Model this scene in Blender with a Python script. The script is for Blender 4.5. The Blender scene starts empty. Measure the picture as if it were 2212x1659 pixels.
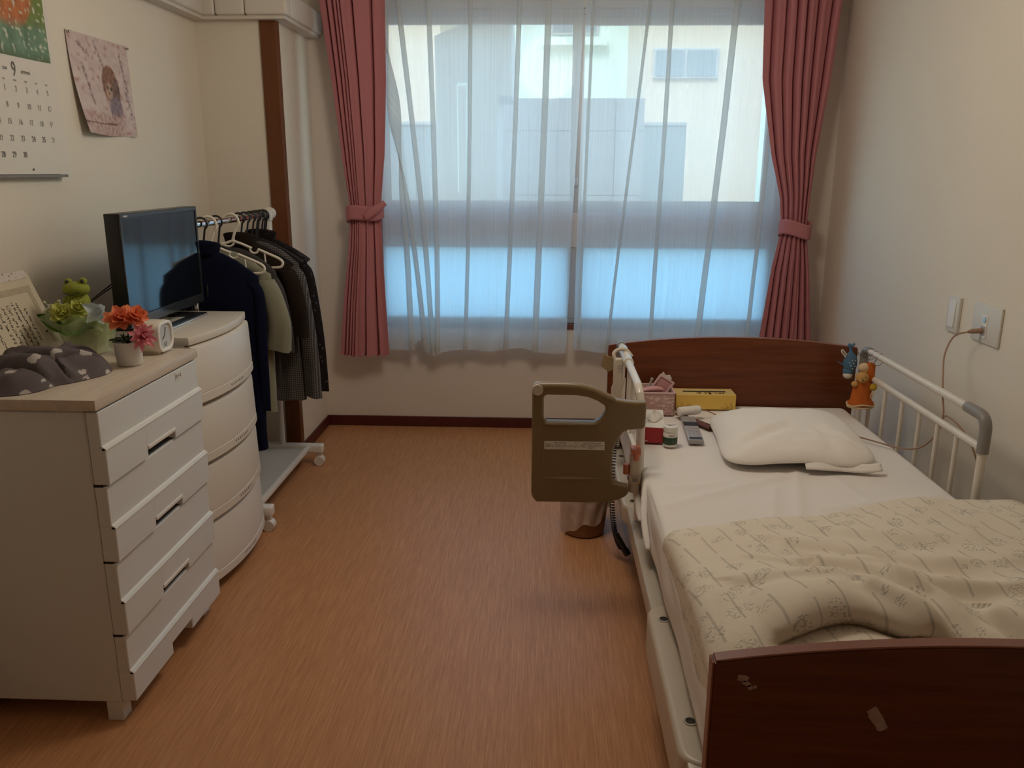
import bpy, bmesh, math, random
import numpy as np
from mathutils import Vector, Matrix, noise

random.seed(7)
SC = bpy.context.scene
COL = SC.collection

# ------------------------------------------------------------------ camera
cam_d = bpy.data.cameras.new('camera')
cam = bpy.data.objects.new('camera', cam_d)
COL.objects.link(cam)
SC.camera = cam
cam_d.sensor_fit = 'HORIZONTAL'
cam_d.sensor_width = 36.0
cam_d.lens = 1790.0 / 2212.0 * 36.0
cam_d.clip_start = 0.02
Rv = Vector((0.99915413, 0.04095376, 0.00371763))
Uv = Vector((-0.0138417, 0.24980872, 0.96819627))
Fv = Vector((-0.03872258, 0.96742875, -0.25016429))
cam.matrix_world = Matrix(((Rv.x, Uv.x, -Fv.x, 0), (Rv.y, Uv.y, -Fv.y, 0), (Rv.z, Uv.z, -Fv.z, 1.38), (0, 0, 0, 1)))

# ------------------------------------------------------------------ world, sun, lamps, exposure
W = bpy.data.worlds.new('world')
SC.world = W
W.use_nodes = True
wn = W.node_tree
bg = wn.nodes['Background']
sky = wn.nodes.new('ShaderNodeTexSky')
sky.sky_type = 'NISHITA'
sky.sun_disc = False
sky.sun_elevation = math.radians(44)
sky.sun_rotation = math.radians(200)
sky.air_density = 1.6
sky.ozone_density = 2.0
wn.links.new(sky.outputs[0], bg.inputs[0])
bg.inputs[1].default_value = 0.98

sun_d = bpy.data.lights.new('sun', 'SUN')
sun_d.energy = 1.25
sun_d.angle = math.radians(0.6)
sun_d.color = (1.0, 0.95, 0.86)
sun = bpy.data.objects.new('sun', sun_d)
COL.objects.link(sun)
sun.rotation_euler = Vector((0.25, 0.85, -0.85)).to_track_quat('-Z', 'Y').to_euler()

por_d = bpy.data.lights.new('window_portal', 'AREA')
por_d.shape = 'RECTANGLE'
por_d.size = 2.2
por_d.size_y = 1.6
por_d.cycles.is_portal = True
por = bpy.data.objects.new('window_portal', por_d)
COL.objects.link(por)
por.location = (0.17, 4.56, 1.36)
por.rotation_euler = Vector((0, -1, 0)).to_track_quat('-Z', 'Z').to_euler()

lamp_d = bpy.data.lights.new('ceiling_lamp_light', 'POINT')
lamp_d.energy = 23.5
lamp_d.shadow_soft_size = 0.22
lamp_d.color = (1.0, 0.87, 0.71)
lamp = bpy.data.objects.new('ceiling_lamp_light', lamp_d)
COL.objects.link(lamp)
lamp.location = (0.0, 2.45, 2.10)

VS = SC.view_settings
VS.view_transform = 'Standard'
VS.look = 'None'
VS.gamma = 1.0
VS.use_curve_mapping = False
VS.exposure = 0.0
SC.display_settings.display_device = 'sRGB'
cy = SC.cycles
cy.use_denoising = True
cy.caustics_reflective = False
cy.caustics_refractive = False
cy.sample_clamp_indirect = 6.0
cy.transparent_max_bounces = 12
cy.max_bounces = 10
cy.diffuse_bounces = 5

# ------------------------------------------------------------------ helpers
def S(r, g, b):
    f = lambda c: (c / 255 / 12.92) if c <= 10 else ((c / 255 + 0.055) / 1.055) ** 2.4
    return (f(r), f(g), f(b), 1.0)

class MB:
    """collects shapes in one bmesh"""
    def __init__(s):
        s.bm = bmesh.new()
        s.cols = None
    def merge(s, tb, mat=None):
        if mat is not None:
            bmesh.ops.transform(tb, matrix=mat, verts=tb.verts)
        me = bpy.data.meshes.new('tmp')
        tb.to_mesh(me); tb.free()
        s.bm.from_mesh(me)
        bpy.data.meshes.remove(me)
        return s
    def box(s, x0, x1, y0, y1, z0, z1, bev=0.0, seg=2, mat=None):
        tb = bmesh.new()
        bmesh.ops.create_cube(tb, size=1)
        for v in tb.verts:
            v.co = Vector(((x0 + x1) / 2 + v.co.x * (x1 - x0), (y0 + y1) / 2 + v.co.y * (y1 - y0), (z0 + z1) / 2 + v.co.z * (z1 - z0)))
        if bev > 0:
            bmesh.ops.bevel(tb, geom=tb.edges[:], offset=bev, segments=seg, affect='EDGES', profile=0.6)
        return s.merge(tb, mat)
    def ball(s, c, r, seg=20, rings=12, mat=None):
        tb = bmesh.new()
        bmesh.ops.create_uvsphere(tb, u_segments=seg, v_segments=rings, radius=1)
        if not hasattr(r, '__len__'): r = (r, r, r)
        for v in tb.verts:
            v.co = Vector((v.co.x * r[0], v.co.y * r[1], v.co.z * r[2]))
        if mat is not None: bmesh.ops.transform(tb, matrix=mat, verts=tb.verts)
        bmesh.ops.translate(tb, vec=Vector(c), verts=tb.verts)
        return s.merge(tb)
    def tube(s, pts, r, n=10, caps=True, closed=False, sq=None):
        pts = [Vector(p) for p in pts]
        N = len(pts)
        rs = r if hasattr(r, '__len__') else [r] * N
        rings = []
        up = None
        for i, p in enumerate(pts):
            a = pts[(i - 1) % N] if (closed or i > 0) else p
            b = pts[(i + 1) % N] if (closed or i < N - 1) else p
            t = (b - a)
            if t.length < 1e-9: t = Vector((0, 0, 1))
            t.normalize()
            if up is None:
                up = Vector((0, 0, 1)) if abs(t.z) < 0.9 else Vector((1, 0, 0))
            nx = t.cross(up)
            if nx.length < 1e-6: nx = t.orthogonal()
            nx.normalize()
            ny = nx.cross(t).normalized()
            up = ny
            ring = []
            for k in range(n):
                an = 2 * math.pi * k / n
                e = (1, 1) if sq is None else sq
                ring.append(s.bm.verts.new(p + nx * math.cos(an) * rs[i] * e[0] + ny * math.sin(an) * rs[i] * e[1]))
            rings.append(ring)
        M_ = N if closed else N - 1
        for i in range(M_):
            A, Bq = rings[i], rings[(i + 1) % N]
            for k in range(n):
                s.bm.faces.new((A[k], A[(k + 1) % n], Bq[(k + 1) % n], Bq[k]))
        if caps and not closed:
            s.bm.faces.new(list(reversed(rings[0])))
            s.bm.faces.new(rings[-1])
        return s
    def lathe(s, prof, c=(0, 0, 0), n=28, mat=None):
        tb = bmesh.new()
        rings = []
        for (r, z) in prof:
            if r < 1e-6:
                rings.append([tb.verts.new((0, 0, z))])
            else:
                rings.append([tb.verts.new((r * math.cos(2 * math.pi * k / n), r * math.sin(2 * math.pi * k / n), z)) for k in range(n)])
        for a, b in zip(rings, rings[1:]):
            for k in range(n):
                if len(a) == 1 and len(b) == 1: continue
                if len(a) == 1: tb.faces.new((a[0], b[(k + 1) % n], b[k]))
                elif len(b) == 1: tb.faces.new((a[k], a[(k + 1) % n], b[0]))
                else: tb.faces.new((a[k], a[(k + 1) % n], b[(k + 1) % n], b[k]))
        if mat is not None: bmesh.ops.transform(tb, matrix=mat, verts=tb.verts)
        bmesh.ops.translate(tb, vec=Vector(c), verts=tb.verts)
        return s.merge(tb)
    def grid(s, f, nu, nv, close_u=False, uv=None):
        lay = s.bm.loops.layers.uv.verify() if uv else None
        V = [[s.bm.verts.new(f(i / (nu if close_u else nu - 1), j / (nv - 1))) for i in range(nu)] for j in range(nv)]
        for j in range(nv - 1):
            for i in range(nu if close_u else nu - 1):
                i2 = (i + 1) % nu
                fc = s.bm.faces.new((V[j][i], V[j][i2], V[j + 1][i2], V[j + 1][i]))
                if uv:
                    for lp, (a, b) in zip(fc.loops, ((i, j), (i + 1, j), (i + 1, j + 1), (i, j + 1))):
                        lp[lay].uv = uv(a / (nu - 1), b / (nv - 1))
        return V
    def prism(s, poly, origin, ax, ay, depth, bev=0.0, seg=2):
        """poly in (a,b) -> origin + a*ax + b*ay, extruded by depth along ax x ay"""
        ax, ay = Vector(ax), Vector(ay)
        nz = ax.cross(ay).normalized()
        tb = bmesh.new()
        o = Vector(origin)
        vs = [tb.verts.new(o + ax * a + ay * b) for a, b in poly]
        fc = tb.faces.new(vs)
        ex = bmesh.ops.extrude_face_region(tb, geom=[fc])
        nv = [g for g in ex['geom'] if isinstance(g, bmesh.types.BMVert)]
        bmesh.ops.translate(tb, vec=nz * depth, verts=nv)
        bmesh.ops.recalc_face_normals(tb, faces=tb.faces)
        if bev > 0:
            ed = [e for e in tb.edges if len(e.link_faces) == 2 and e.calc_face_angle(0) > 0.6]
            bmesh.ops.bevel(tb, geom=ed, offset=bev, segments=seg, affect='EDGES', profile=0.6)
        return s.merge(tb)
    def plate(s, loops, origin, ax, ay, depth, bev=0.0, res=3):
        """flat plate with holes from closed loops, thickness depth centred on the plane"""
        cd = bpy.data.curves.new('tmp', 'CURVE')
        cd.dimensions = '2D'; cd.fill_mode = 'BOTH'
        cd.extrude = max(depth / 2 - bev, 0.0); cd.bevel_depth = bev; cd.bevel_resolution = res; cd.offset = -bev
        for L in loops:
            sp = cd.splines.new('POLY'); sp.points.add(len(L) - 1)
            for p, (a, b) in zip(sp.points, L): p.co = (a, b, 0, 1)
            sp.use_cyclic_u = True
        s._curve(cd, origin, ax, ay)
        return s
    def _curve(s, cd, origin, ax, ay):
        ob = bpy.data.objects.new('tmp', cd)
        COL.objects.link(ob)
        bpy.context.view_layer.update()
        me = bpy.data.meshes.new_from_object(ob.evaluated_get(bpy.context.evaluated_depsgraph_get()))
        ax, ay = Vector(ax).normalized(), Vector(ay).normalized()
        nz = ax.cross(ay); o = Vector(origin)
        me.transform(Matrix(((ax.x, ay.x, nz.x, o.x), (ax.y, ay.y, nz.y, o.y), (ax.z, ay.z, nz.z, o.z), (0, 0, 0, 1))))
        s.bm.from_mesh(me)
        bpy.data.objects.remove(ob); bpy.data.meshes.remove(me); bpy.data.curves.remove(cd)
    def text(s, body, size, origin, ax, ay, align='CENTER', sx=1.0, depth=0.0002):
        cd = bpy.data.curves.new('tmp', 'FONT')
        cd.body = body; cd.size = size; cd.align_x = align; cd.align_y = 'CENTER'; cd.extrude = depth; cd.resolution_u = 3
        n0 = len(s.bm.verts)
        s._curve(cd, origin, ax, ay)
        if sx != 1.0:
            s.bm.verts.ensure_lookup_table()
            a = Vector(ax).normalized(); o = Vector(origin)
            for v in s.bm.verts[n0:]:
                d = (v.co - o).dot(a); v.co += a * d * (sx - 1)
        return s

WL = {}
def fin(name, b, mat, parent=None, smooth=40, solid=0.0, sub=0, offset=0.0):
    me = bpy.data.meshes.new(name)
    bm = b.bm
    if not solid:
        bmesh.ops.recalc_face_normals(bm, faces=bm.faces)
    bm.to_mesh(me); bm.free()
    if mat is not None: me.materials.append(mat)
    o = bpy.data.objects.new(name, me)
    COL.objects.link(o)
    if smooth:
        me.shade_smooth()
        me.set_sharp_from_angle(angle=math.radians(smooth))
    if parent is None:
        co = np.empty(len(me.vertices) * 3, 'f'); me.vertices.foreach_get('co', co); co = co.reshape(-1, 3)
        c = Vector(((co[:, 0].min() + co[:, 0].max()) / 2, (co[:, 1].min() + co[:, 1].max()) / 2, co[:, 2].min()))
        me.transform(Matrix.Translation(-c))
        o.location = c; WL[o.name] = c
    else:
        o.parent = parent; o.location = -WL[parent.name]; WL[o.name] = Vector((0, 0, 0))
    if solid:
        md = o.modifiers.new('thickness', 'SOLIDIFY'); md.thickness = solid; md.offset = offset
    if sub:
        md = o.modifiers.new('smooth', 'SUBSURF'); md.levels = sub; md.render_levels = sub
    return o

def tag(o, label, cat, group=None):
    o['label'] = label; o['category'] = cat
    if group: o['group'] = group
    return o
def thing(name, label, cat, loc, group=None):
    o = bpy.data.objects.new(name, None)
    o.empty_display_size = 0.05
    COL.objects.link(o); o.location = Vector(loc); WL[o.name] = Vector(loc)
    return tag(o, label, cat, group)
def struct(o, label=None, cat=None):
    o['kind'] = 'structure'
    if label: o['label'] = label
    if cat: o['category'] = cat
    return o
def lab(o, l):
    o['label'] = l; return o

X, Y, Z = Vector((1, 0, 0)), Vector((0, 1, 0)), Vector((0, 0, 1))
def lerp(a, b, t): return a + (b - a) * t
def sstep(a, b, x):
    t = min(1, max(0, (x - a) / (b - a))); return t * t * (3 - 2 * t)
def interp(t, xs, ys): return float(np.interp(t, xs, ys))
def nz3(x, y, z=0.0): return noise.noise(Vector((x, y, z)))
def rrect(x0, x1, y0, y1, r, n=5):
    pts = []
    for cx, cy, a0 in ((x1 - r, y1 - r, 0), (x0 + r, y1 - r, 90), (x0 + r, y0 + r, 180), (x1 - r, y0 + r, 270)):
        for k in range(n + 1):
            a = math.radians(a0 + 90 * k / n)
            pts.append((cx + r * math.cos(a), cy + r * math.sin(a)))
    return pts
def catmull(pts, n=8, closed=False):
    P = [Vector(p) for p in pts]; N = len(P); out = []
    for i in range(N if closed else N - 1):
        p0 = P[(i - 1) % N] if closed or i > 0 else P[0]
        p1, p2 = P[i], P[(i + 1) % N]
        p3 = P[(i + 2) % N] if closed or i + 2 < N else P[-1]
        for k in range(n):
            t = k / n
            out.append(0.5 * ((2 * p1) + (p2 - p0) * t + (2 * p0 - 5 * p1 + 4 * p2 - p3) * t * t + (3 * p1 - p0 - 3 * p2 + p3) * t ** 3))
    if not closed: out.append(P[-1])
    return out

# ------------------------------------------------------------------ materials
class NT:
    def __init__(s, name):
        s.m = bpy.data.materials.new(name); s.m.use_nodes = True
        s.t = s.m.node_tree; s.p = s.t.nodes['Principled BSDF']; s.out = s.t.nodes['Material Output']
    def n(s, typ, **k):
        nd = s.t.nodes.new('ShaderNode' + typ)
        for a, v in k.items(): setattr(nd, a, v)
        return nd
    def l(s, a, b): s.t.links.new(a, b)
    def coord(s, kind='Object', scale=(1, 1, 1), rot=(0, 0, 0)):
        tc = s.n('TexCoord'); mp = s.n('Mapping')
        mp.inputs['Scale'].default_value = scale; mp.inputs['Rotation'].default_value = rot
        s.l(tc.outputs[kind], mp.inputs[0]); return mp.outputs[0]
    def noise(s, vec, scale, detail=3, rough=0.55):
        nd = s.n('TexNoise'); nd.inputs['Scale'].default_value = scale; nd.inputs['Detail'].default_value = detail
        nd.inputs['Roughness'].default_value = rough
        if vec is not None: s.l(vec, nd.inputs['Vector'])
        return nd.outputs['Fac']
    def ramp(s, fac, stops):
        r = s.n('ValToRGB'); e = r.color_ramp.elements
        while len(e) < len(stops): e.new(0.5)
        for el, (p, c) in zip(e, stops): el.position = p; el.color = c
        s.l(fac, r.inputs[0]); return r.outputs[0]
    def mix(s, fac, a, b, mode='MIX'):
        nd = s.n('Mix', data_type='RGBA', blend_type=mode)
        for sock, v in ((nd.inputs[0], fac), (nd.inputs[6], a), (nd.inputs[7], b)):
            if hasattr(v, 'links'): s.l(v, sock)
            else: sock.default_value = v
        return nd.outputs[2]
    def math(s, op, a, b=0.0, c=0.0):
        nd = s.n('Math', operation=op)
        for sock, v in zip(nd.inputs, (a, b, c)):
            if hasattr(v, 'links'): s.l(v, sock)
            else: sock.default_value = v
        return nd.outputs[0]
    def bump(s, h, strength=0.2, dist=0.002):
        b = s.n('Bump'); b.inputs['Strength'].default_value = strength; b.inputs['Distance'].default_value = dist
        s.l(h, b.inputs['Height']); s.l(b.outputs[0], s.p.inputs['Normal']); return b

def mul(c, k): return (c[0] * k, c[1] * k, c[2] * k, 1.0)
def mat(name, col, rough=0.5, metal=0.0, vary=0.06, vscale=6.0, bscale=0.0, bstr=0.1, bdist=0.001, spec=0.5, coat=0.0, trans=0.0):
    q = NT(name)
    v = q.coord()
    f = q.noise(v, vscale, 3)
    q.l(q.mix(f, mul(col, 1 - vary), mul(col, 1 + vary)), q.p.inputs['Base Color'])
    q.p.inputs['Roughness'].default_value = rough
    q.p.inputs['Metallic'].default_value = metal
    q.p.inputs['Specular IOR Level'].default_value = spec
    q.p.inputs['Coat Weight'].default_value = coat
    q.p.inputs['Coat Roughness'].default_value = 0.15
    if bscale: q.bump(q.noise(v, bscale, 4), bstr, bdist)
    if trans:
        tr = q.n('BsdfTranslucent'); tr.inputs[0].default_value = col
        mx = q.n('MixShader'); mx.inputs[0].default_value = trans
        q.l(q.p.outputs[0], mx.inputs[1]); q.l(tr.outputs[0], mx.inputs[2]); q.l(mx.outputs[0], q.out.inputs[0])
    return q.m

def wall_mat(name, col):
    q = NT(name); v = q.coord(scale=(1, 1, 1))
    f = q.noise(v, 2.2, 3)
    g = q.noise(q.coord(scale=(60, 60, 420)), 1.0, 4)
    c = q.mix(f, mul(col, 0.965), mul(col, 1.035))
    c = q.mix(q.math('MULTIPLY', g, 0.35), c, mul(col, 0.82))
    q.l(c, q.p.inputs['Base Color']); q.p.inputs['Roughness'].default_value = 0.82
    q.p.inputs['Specular IOR Level'].default_value = 0.25
    q.bump(g, 0.35, 0.0012)
    return q.m
def wood_mat(name, dark, light, rough=0.35, scale=(1.2, 14, 14), gloss=0.4):
    q = NT(name); v = q.coord(scale=scale)
    a = q.noise(v, 3.0, 6, 0.65); b = q.noise(q.coord(scale=(scale[0] * 2, scale[1] * 6, scale[2] * 6)), 4.0, 4, 0.7)
    c = q.ramp(a, [(0.3, dark), (0.72, light)])
    c = q.mix(q.math('MULTIPLY', b, 0.55), c, mul(dark, 0.75))
    q.l(c, q.p.inputs['Base Color']); q.p.inputs['Roughness'].default_value = rough
    q.p.inputs['Specular IOR Level'].default_value = gloss
    q.bump(b, 0.06, 0.0006)
    return q.m
def floor_mat():
    q = NT('floor_vinyl')
    # wood-print sheet: streaks run along the room
    v = q.coord(scale=(60, 1.6, 1)); a = q.noise(v, 3.0, 7, 0.7)
    v2 = q.coord(scale=(240, 4.5, 1)); b = q.noise(v2, 2.2, 6, 0.7)
    v3 = q.coord(scale=(420, 6.0, 1)); d = q.noise(v3, 3.0, 3, 0.6)
    e = q.noise(q.coord(scale=(3, 0.9, 1)), 2.0, 2)
    dk, md, lt = (0.32, 0.138, 0.058, 1), (0.53, 0.245, 0.108, 1), (0.73, 0.40, 0.20, 1)
    c = q.ramp(q.math('ADD', q.math('MULTIPLY', a, 0.5), q.math('MULTIPLY', b, 0.5)), [(0.33, dk), (0.5, md), (0.68, lt)])
    c = q.mix(q.math('MULTIPLY', q.math('GREATER_THAN', d, 0.64), 0.35), c, lt)
    c = q.mix(q.math('MULTIPLY', q.math('LESS_THAN', d, 0.36), 0.4), c, dk)
    c = q.mix(q.math('MULTIPLY', e, 0.25), c, mul(md, 0.8))
    q.l(c, q.p.inputs['Base Color'])
    q.p.inputs['Roughness'].default_value = 0.42
    q.p.inputs['Specular IOR Level'].default_value = 0.42
    q.bump(b, 0.07, 0.0006)
    return q.m
def col_attr_mat(name, rough=0.5):
    q = NT(name); a = q.n('VertexColor'); a.layer_name = 'Col'
    q.l(a.outputs[0], q.p.inputs['Base Color']); q.p.inputs['Roughness'].default_value = rough
    return q.m
def sheer_mat(name='sheer_voile', base=0.66):
    q = NT(name)
    st = q.noise(q.coord('UV', scale=(520, 2.0, 1)), 1.0, 2)
    tr = q.n('BsdfTransparent'); tr.inputs[0].default_value = (0.95, 0.985, 0.99, 1)
    tl = q.n('BsdfTranslucent'); tl.inputs[0].default_value = (0.84, 0.88, 0.88, 1)
    df = q.n('BsdfDiffuse'); df.inputs[0].default_value = (0.84, 0.80, 0.77, 1)
    m1 = q.n('MixShader'); m1.inputs[0].default_value = 0.48
    q.l(tl.outputs[0], m1.inputs[1]); q.l(df.outputs[0], m1.inputs[2])
    m2 = q.n('MixShader')
    q.l(q.math('ADD', q.math('MULTIPLY', q.math('SUBTRACT', st, 0.5), 0.34), base), m2.inputs[0])
    q.l(tr.outputs[0], m2.inputs[1]); q.l(m1.outputs[0], m2.inputs[2]); q.l(m2.outputs[0], q.out.inputs[0])
    return q.m
def glass_mat(name='clear_glass', gl=0.07, tint=(0.93, 0.98, 0.98, 1)):
    q = NT(name); tr = q.n('BsdfTransparent'); tr.inputs[0].default_value = tint
    g = q.n('BsdfGlossy'); g.inputs['Roughness'].default_value = 0.02
    mx = q.n('MixShader'); mx.inputs[0].default_value = gl
    q.l(tr.outputs[0], mx.inputs[1]); q.l(g.outputs[0], mx.inputs[2]); q.l(mx.outputs[0], q.out.inputs[0])
    return q.m
def frosted_mat():
    q = NT('frosted_glass'); tl = q.n('BsdfTranslucent')
    f = q.noise(q.coord(), 160, 3)
    q.l(q.mix(f, (0.62, 0.86, 0.98, 1), (0.72, 0.92, 1.0, 1)), tl.inputs[0])
    g = q.n('BsdfGlossy'); g.inputs['Roughness'].default_value = 0.35; g.inputs[0].default_value = (0.9, 0.95, 1, 1)
    mx = q.n('MixShader'); mx.inputs[0].default_value = 0.08
    q.l(tl.outputs[0], mx.inputs[1]); q.l(g.outputs[0], mx.inputs[2]); q.l(mx.outputs[0], q.out.inputs[0])
    return q.m
def cello_mat(name, tint, fac, gl=0.25):
    q = NT(name); tr = q.n('BsdfTransparent'); tr.inputs[0].default_value = (1, 1, 1, 1)
    df = q.n('BsdfPrincipled'); df.inputs['Base Color'].default_value = tint; df.inputs['Roughness'].default_value = gl
    f = q.noise(q.coord(), 40, 3)
    mx = q.n('MixShader'); q.l(q.math('ADD', q.math('MULTIPLY', f, 0.3), fac - 0.15), mx.inputs[0])
    q.l(tr.outputs[0], mx.inputs[1]); q.l(df.outputs[0], mx.inputs[2]); q.l(mx.outputs[0], q.out.inputs[0])
    return q.m
def print_fabric(name, base, spot, scale, lo, hi, rough=0.9, warp=0.0, third=None):
    """base cloth with blotchy printed motifs"""
    q = NT(name); v = q.coord('Object')
    vo = q.n('TexVoronoi'); vo.inputs['Scale'].default_value = scale; q.l(v, vo.inputs['Vector'])
    n2 = q.noise(v, scale * 2.3, 3)
    d = q.math('ADD', vo.outputs['Distance'], q.math('MULTIPLY', q.math('SUBTRACT', n2, 0.5), warp))
    c = q.ramp(d, [(lo, spot), (hi, base)])
    if third:
        t = q.noise(v, scale * 1.1, 2)
        c = q.mix(q.math('MULTIPLY', q.math('GREATER_THAN', t, 0.6), 0.5), c, third)
    g = q.noise(q.coord(scale=(1, 1, 1)), 600, 2)
    q.l(c, q.p.inputs['Base Color']); q.p.inputs['Roughness'].default_value = rough
    q.p.inputs['Specular IOR Level'].default_value = 0.15
    q.bump(g, 0.25, 0.0008)
    return q.m
def duvet_mat():
    q = NT('duvet_print')
    base, ln, lf = (0.76, 0.685, 0.575, 1), (0.36, 0.335, 0.29, 1), (0.25, 0.245, 0.215, 1)
    v = q.coord('UV', rot=(0, 0, 0.17))
    sx = q.n('SeparateXYZ'); q.l(v, sx.inputs[0])
    # thin printed stripes every 6 cm, running along the bed, broken into dashes
    u = q.math('DIVIDE', sx.outputs[0], 0.060)
    fr = q.math('FRACT', u)
    s1 = q.math('LESS_THAN', q.math('ABSOLUTE', q.math('SUBTRACT', fr, 0.5)), 0.040)
    ph = q.math('MULTIPLY', q.math('FLOOR', u), 0.37)
    w = q.math('FRACT', q.math('ADD', q.math('DIVIDE', sx.outputs[1], 0.13), ph))
    dash = q.math('LESS_THAN', w, 0.80)
    grain = q.noise(v, 700, 2)
    stripe = q.math('MULTIPLY', q.math('MULTIPLY', s1, dash), q.math('ADD', 0.15, q.math('MULTIPLY', grain, 0.7)))
    c = q.mix(stripe, base, ln)
    # sprigs: leaves = stretched small cells gathered round bigger cell centres
    big = q.n('TexVoronoi'); big.inputs['Scale'].default_value = 17.0; q.l(v, big.inputs['Vector'])
    near = q.math('LESS_THAN', big.outputs['Distance'], 0.36)
    leaf = None
    for rot, dd in ((0.5, .30), (-0.8, .30), (2.0, .26)):
        vv = q.coord('UV', scale=(95, 210, 1), rot=(0, 0, rot))
        vo = q.n('TexVoronoi'); vo.inputs['Scale'].default_value = 1.0; q.l(vv, vo.inputs['Vector'])
        li = q.math('LESS_THAN', vo.outputs['Distance'], dd)
        leaf = li if leaf is None else q.math('MAXIMUM', leaf, li)
    tone = q.noise(v, 60, 1)
    keep = q.math('MULTIPLY', q.math('MULTIPLY', leaf, near), q.math('ADD', 0.25, q.math('MULTIPLY', tone, 0.6)))
    c = q.mix(keep, c, lf)
    q.l(c, q.p.inputs['Base Color']); q.p.inputs['Roughness'].default_value = 0.9
    q.p.inputs['Specular IOR Level'].default_value = 0.15
    q.bump(q.noise(v, 45, 4), 0.35, 0.004)
    return q.m

M = {}
M['wall'] = wall_mat('wallpaper_cream', (0.80, 0.74, 0.64, 1))
M['wall2'] = wall_mat('wallpaper_far', (0.78, 0.71, 0.63, 1))
M['ceil'] = mat('ceiling_white', (0.75, 0.72, 0.66, 1), 0.9)
M['floor'] = floor_mat()
M['base'] = mat('baseboard_maroon', (0.085, 0.012, 0.010, 1), 0.45)
M['post'] = wood_mat('post_wood', (0.13, 0.040, 0.012, 1), (0.20, 0.068, 0.020, 1), 0.4, (14, 14, 1.0))
M['bedwood'] = wood_mat('bed_board_wood', (0.105, 0.024, 0.0075, 1), (0.215, 0.058, 0.017, 1), 0.34, (1.0, 12, 16), 0.45)
M['bededge'] = mat('bed_board_edging', (0.23, 0.085, 0.055, 1), 0.35)
M['scuff'] = mat('scuffed_chipboard', (0.42, 0.30, 0.26, 1), 0.8, vary=0.2, vscale=80)
M['cover'] = mat('duct_plastic', (0.68, 0.64, 0.58, 1), 0.5)
M['alu'] = mat('aluminium_frame', (0.50, 0.50, 0.52, 1), 0.4, 0.35)
M['band'] = mat('window_transom', (0.60, 0.55, 0.53, 1), 0.5)
M['sill'] = mat('sill_brown', (0.16, 0.055, 0.035, 1), 0.4)
M['sheer'] = sheer_mat()
M['glass'] = glass_mat()
M['frost'] = frosted_mat()
M['pink'] = mat('pink_curtain', (0.58, 0.228, 0.255, 1), 0.85, vary=0.08, vscale=3, bscale=900, bstr=0.2, trans=0.12)
M['chest'] = mat('chest_white', (0.70, 0.715, 0.705, 1), 0.42, vary=0.015)
M['chesttop'] = wood_mat('chest_top_pale_wood', (0.60, 0.50, 0.40, 1), (0.76, 0.67, 0.56, 1), 0.4, (20, 1.2, 20), 0.4)
M['dark'] = mat('dark_gap', (0.015, 0.012, 0.010, 1), 0.7)
M['plas'] = mat('drawer_plastic', (0.70, 0.64, 0.55, 1), 0.38, vary=0.015)
M['plasbot'] = mat('drawer_plastic_pale', (0.74, 0.70, 0.64, 1), 0.38, vary=0.015)
M['tv'] = mat('television_black', (0.012, 0.012, 0.014, 1), 0.3)
M['screen'] = mat('television_screen', (0.006, 0.008, 0.012, 1), 0.06, spec=0.9, vary=0.0)
M['tvbezel'] = mat('television_gloss_bezel', (0.03, 0.035, 0.04, 1), 0.12, spec=0.8)
M['chrome'] = mat('chrome', (0.75, 0.76, 0.78, 1), 0.08, 1.0)
M['white'] = mat('white_plastic', (0.78, 0.75, 0.70, 1), 0.35, vary=0.02)
M['mesh'] = mat('white_mesh_shelf', (0.55, 0.53, 0.49, 1), 0.6, bscale=300, bstr=0.4)
M['blackp'] = mat('black_plastic', (0.014, 0.013, 0.014, 1), 0.4)
M['hangerw'] = mat('ivory_hanger_plastic', (0.80, 0.75, 0.64, 1), 0.3, vary=0.02)
M['navy'] = mat('navy_knit', (0.006, 0.0075, 0.023, 1), 0.95, bscale=300, bstr=0.5, spec=0.1)
M['green'] = mat('sage_cotton', (0.25, 0.245, 0.18, 1), 0.92, bscale=250, bstr=0.4, spec=0.1, vary=0.1)
M['brown'] = mat('dark_brown_fleece', (0.022, 0.015, 0.011, 1), 0.95, bscale=200, bstr=0.5, spec=0.1)
M['charcoal'] = mat('charcoal_jersey', (0.05, 0.045, 0.042, 1), 0.95, bscale=300, bstr=0.4, spec=0.1)
M['floral'] = print_fabric('black_floral_cloth', (0.012, 0.009, 0.010, 1), (0.10, 0.085, 0.09, 1), 45, 0.10, 0.24, 0.85, 0.5)
def check_mat():
    q = NT('check_cloth'); v = q.coord()
    a = q.n('TexWave', bands_direction='X'); a.inputs['Scale'].default_value = 38; q.l(v, a.inputs[0])
    b = q.n('TexWave', bands_direction='Z'); b.inputs['Scale'].default_value = 38; q.l(v, b.inputs[0])
    m = q.math('MULTIPLY', q.math('ADD', a.outputs['Fac'], b.outputs['Fac']), 0.5)
    q.l(q.ramp(m, [(0.3, (0.02, 0.018, 0.017, 1)), (0.85, (0.17, 0.155, 0.14, 1))]), q.p.inputs['Base Color'])
    q.p.inputs['Roughness'].default_value = 0.9
    return q.m
M['check'] = check_mat()
M['sheet'] = mat('white_sheet', (0.80, 0.76, 0.73, 1), 0.88, vary=0.03, vscale=3, bscale=28, bstr=0.12, bdist=0.006, spec=0.2)
M['pillow'] = mat('white_pillowcase', (0.84, 0.80, 0.755, 1), 0.88, vary=0.02, bscale=35, bstr=0.10, bdist=0.005, spec=0.2)
M['duvet'] = duvet_mat()
M['lining'] = mat('duvet_lining', (0.74, 0.69, 0.64, 1), 0.9)
M['ivory'] = mat('ivory_bed_plastic', (0.56, 0.49, 0.395, 1), 0.36, vary=0.02)
M['ivory2'] = mat('ivory_steel', (0.50, 0.44, 0.36, 1), 0.3, vary=0.02)
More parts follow.
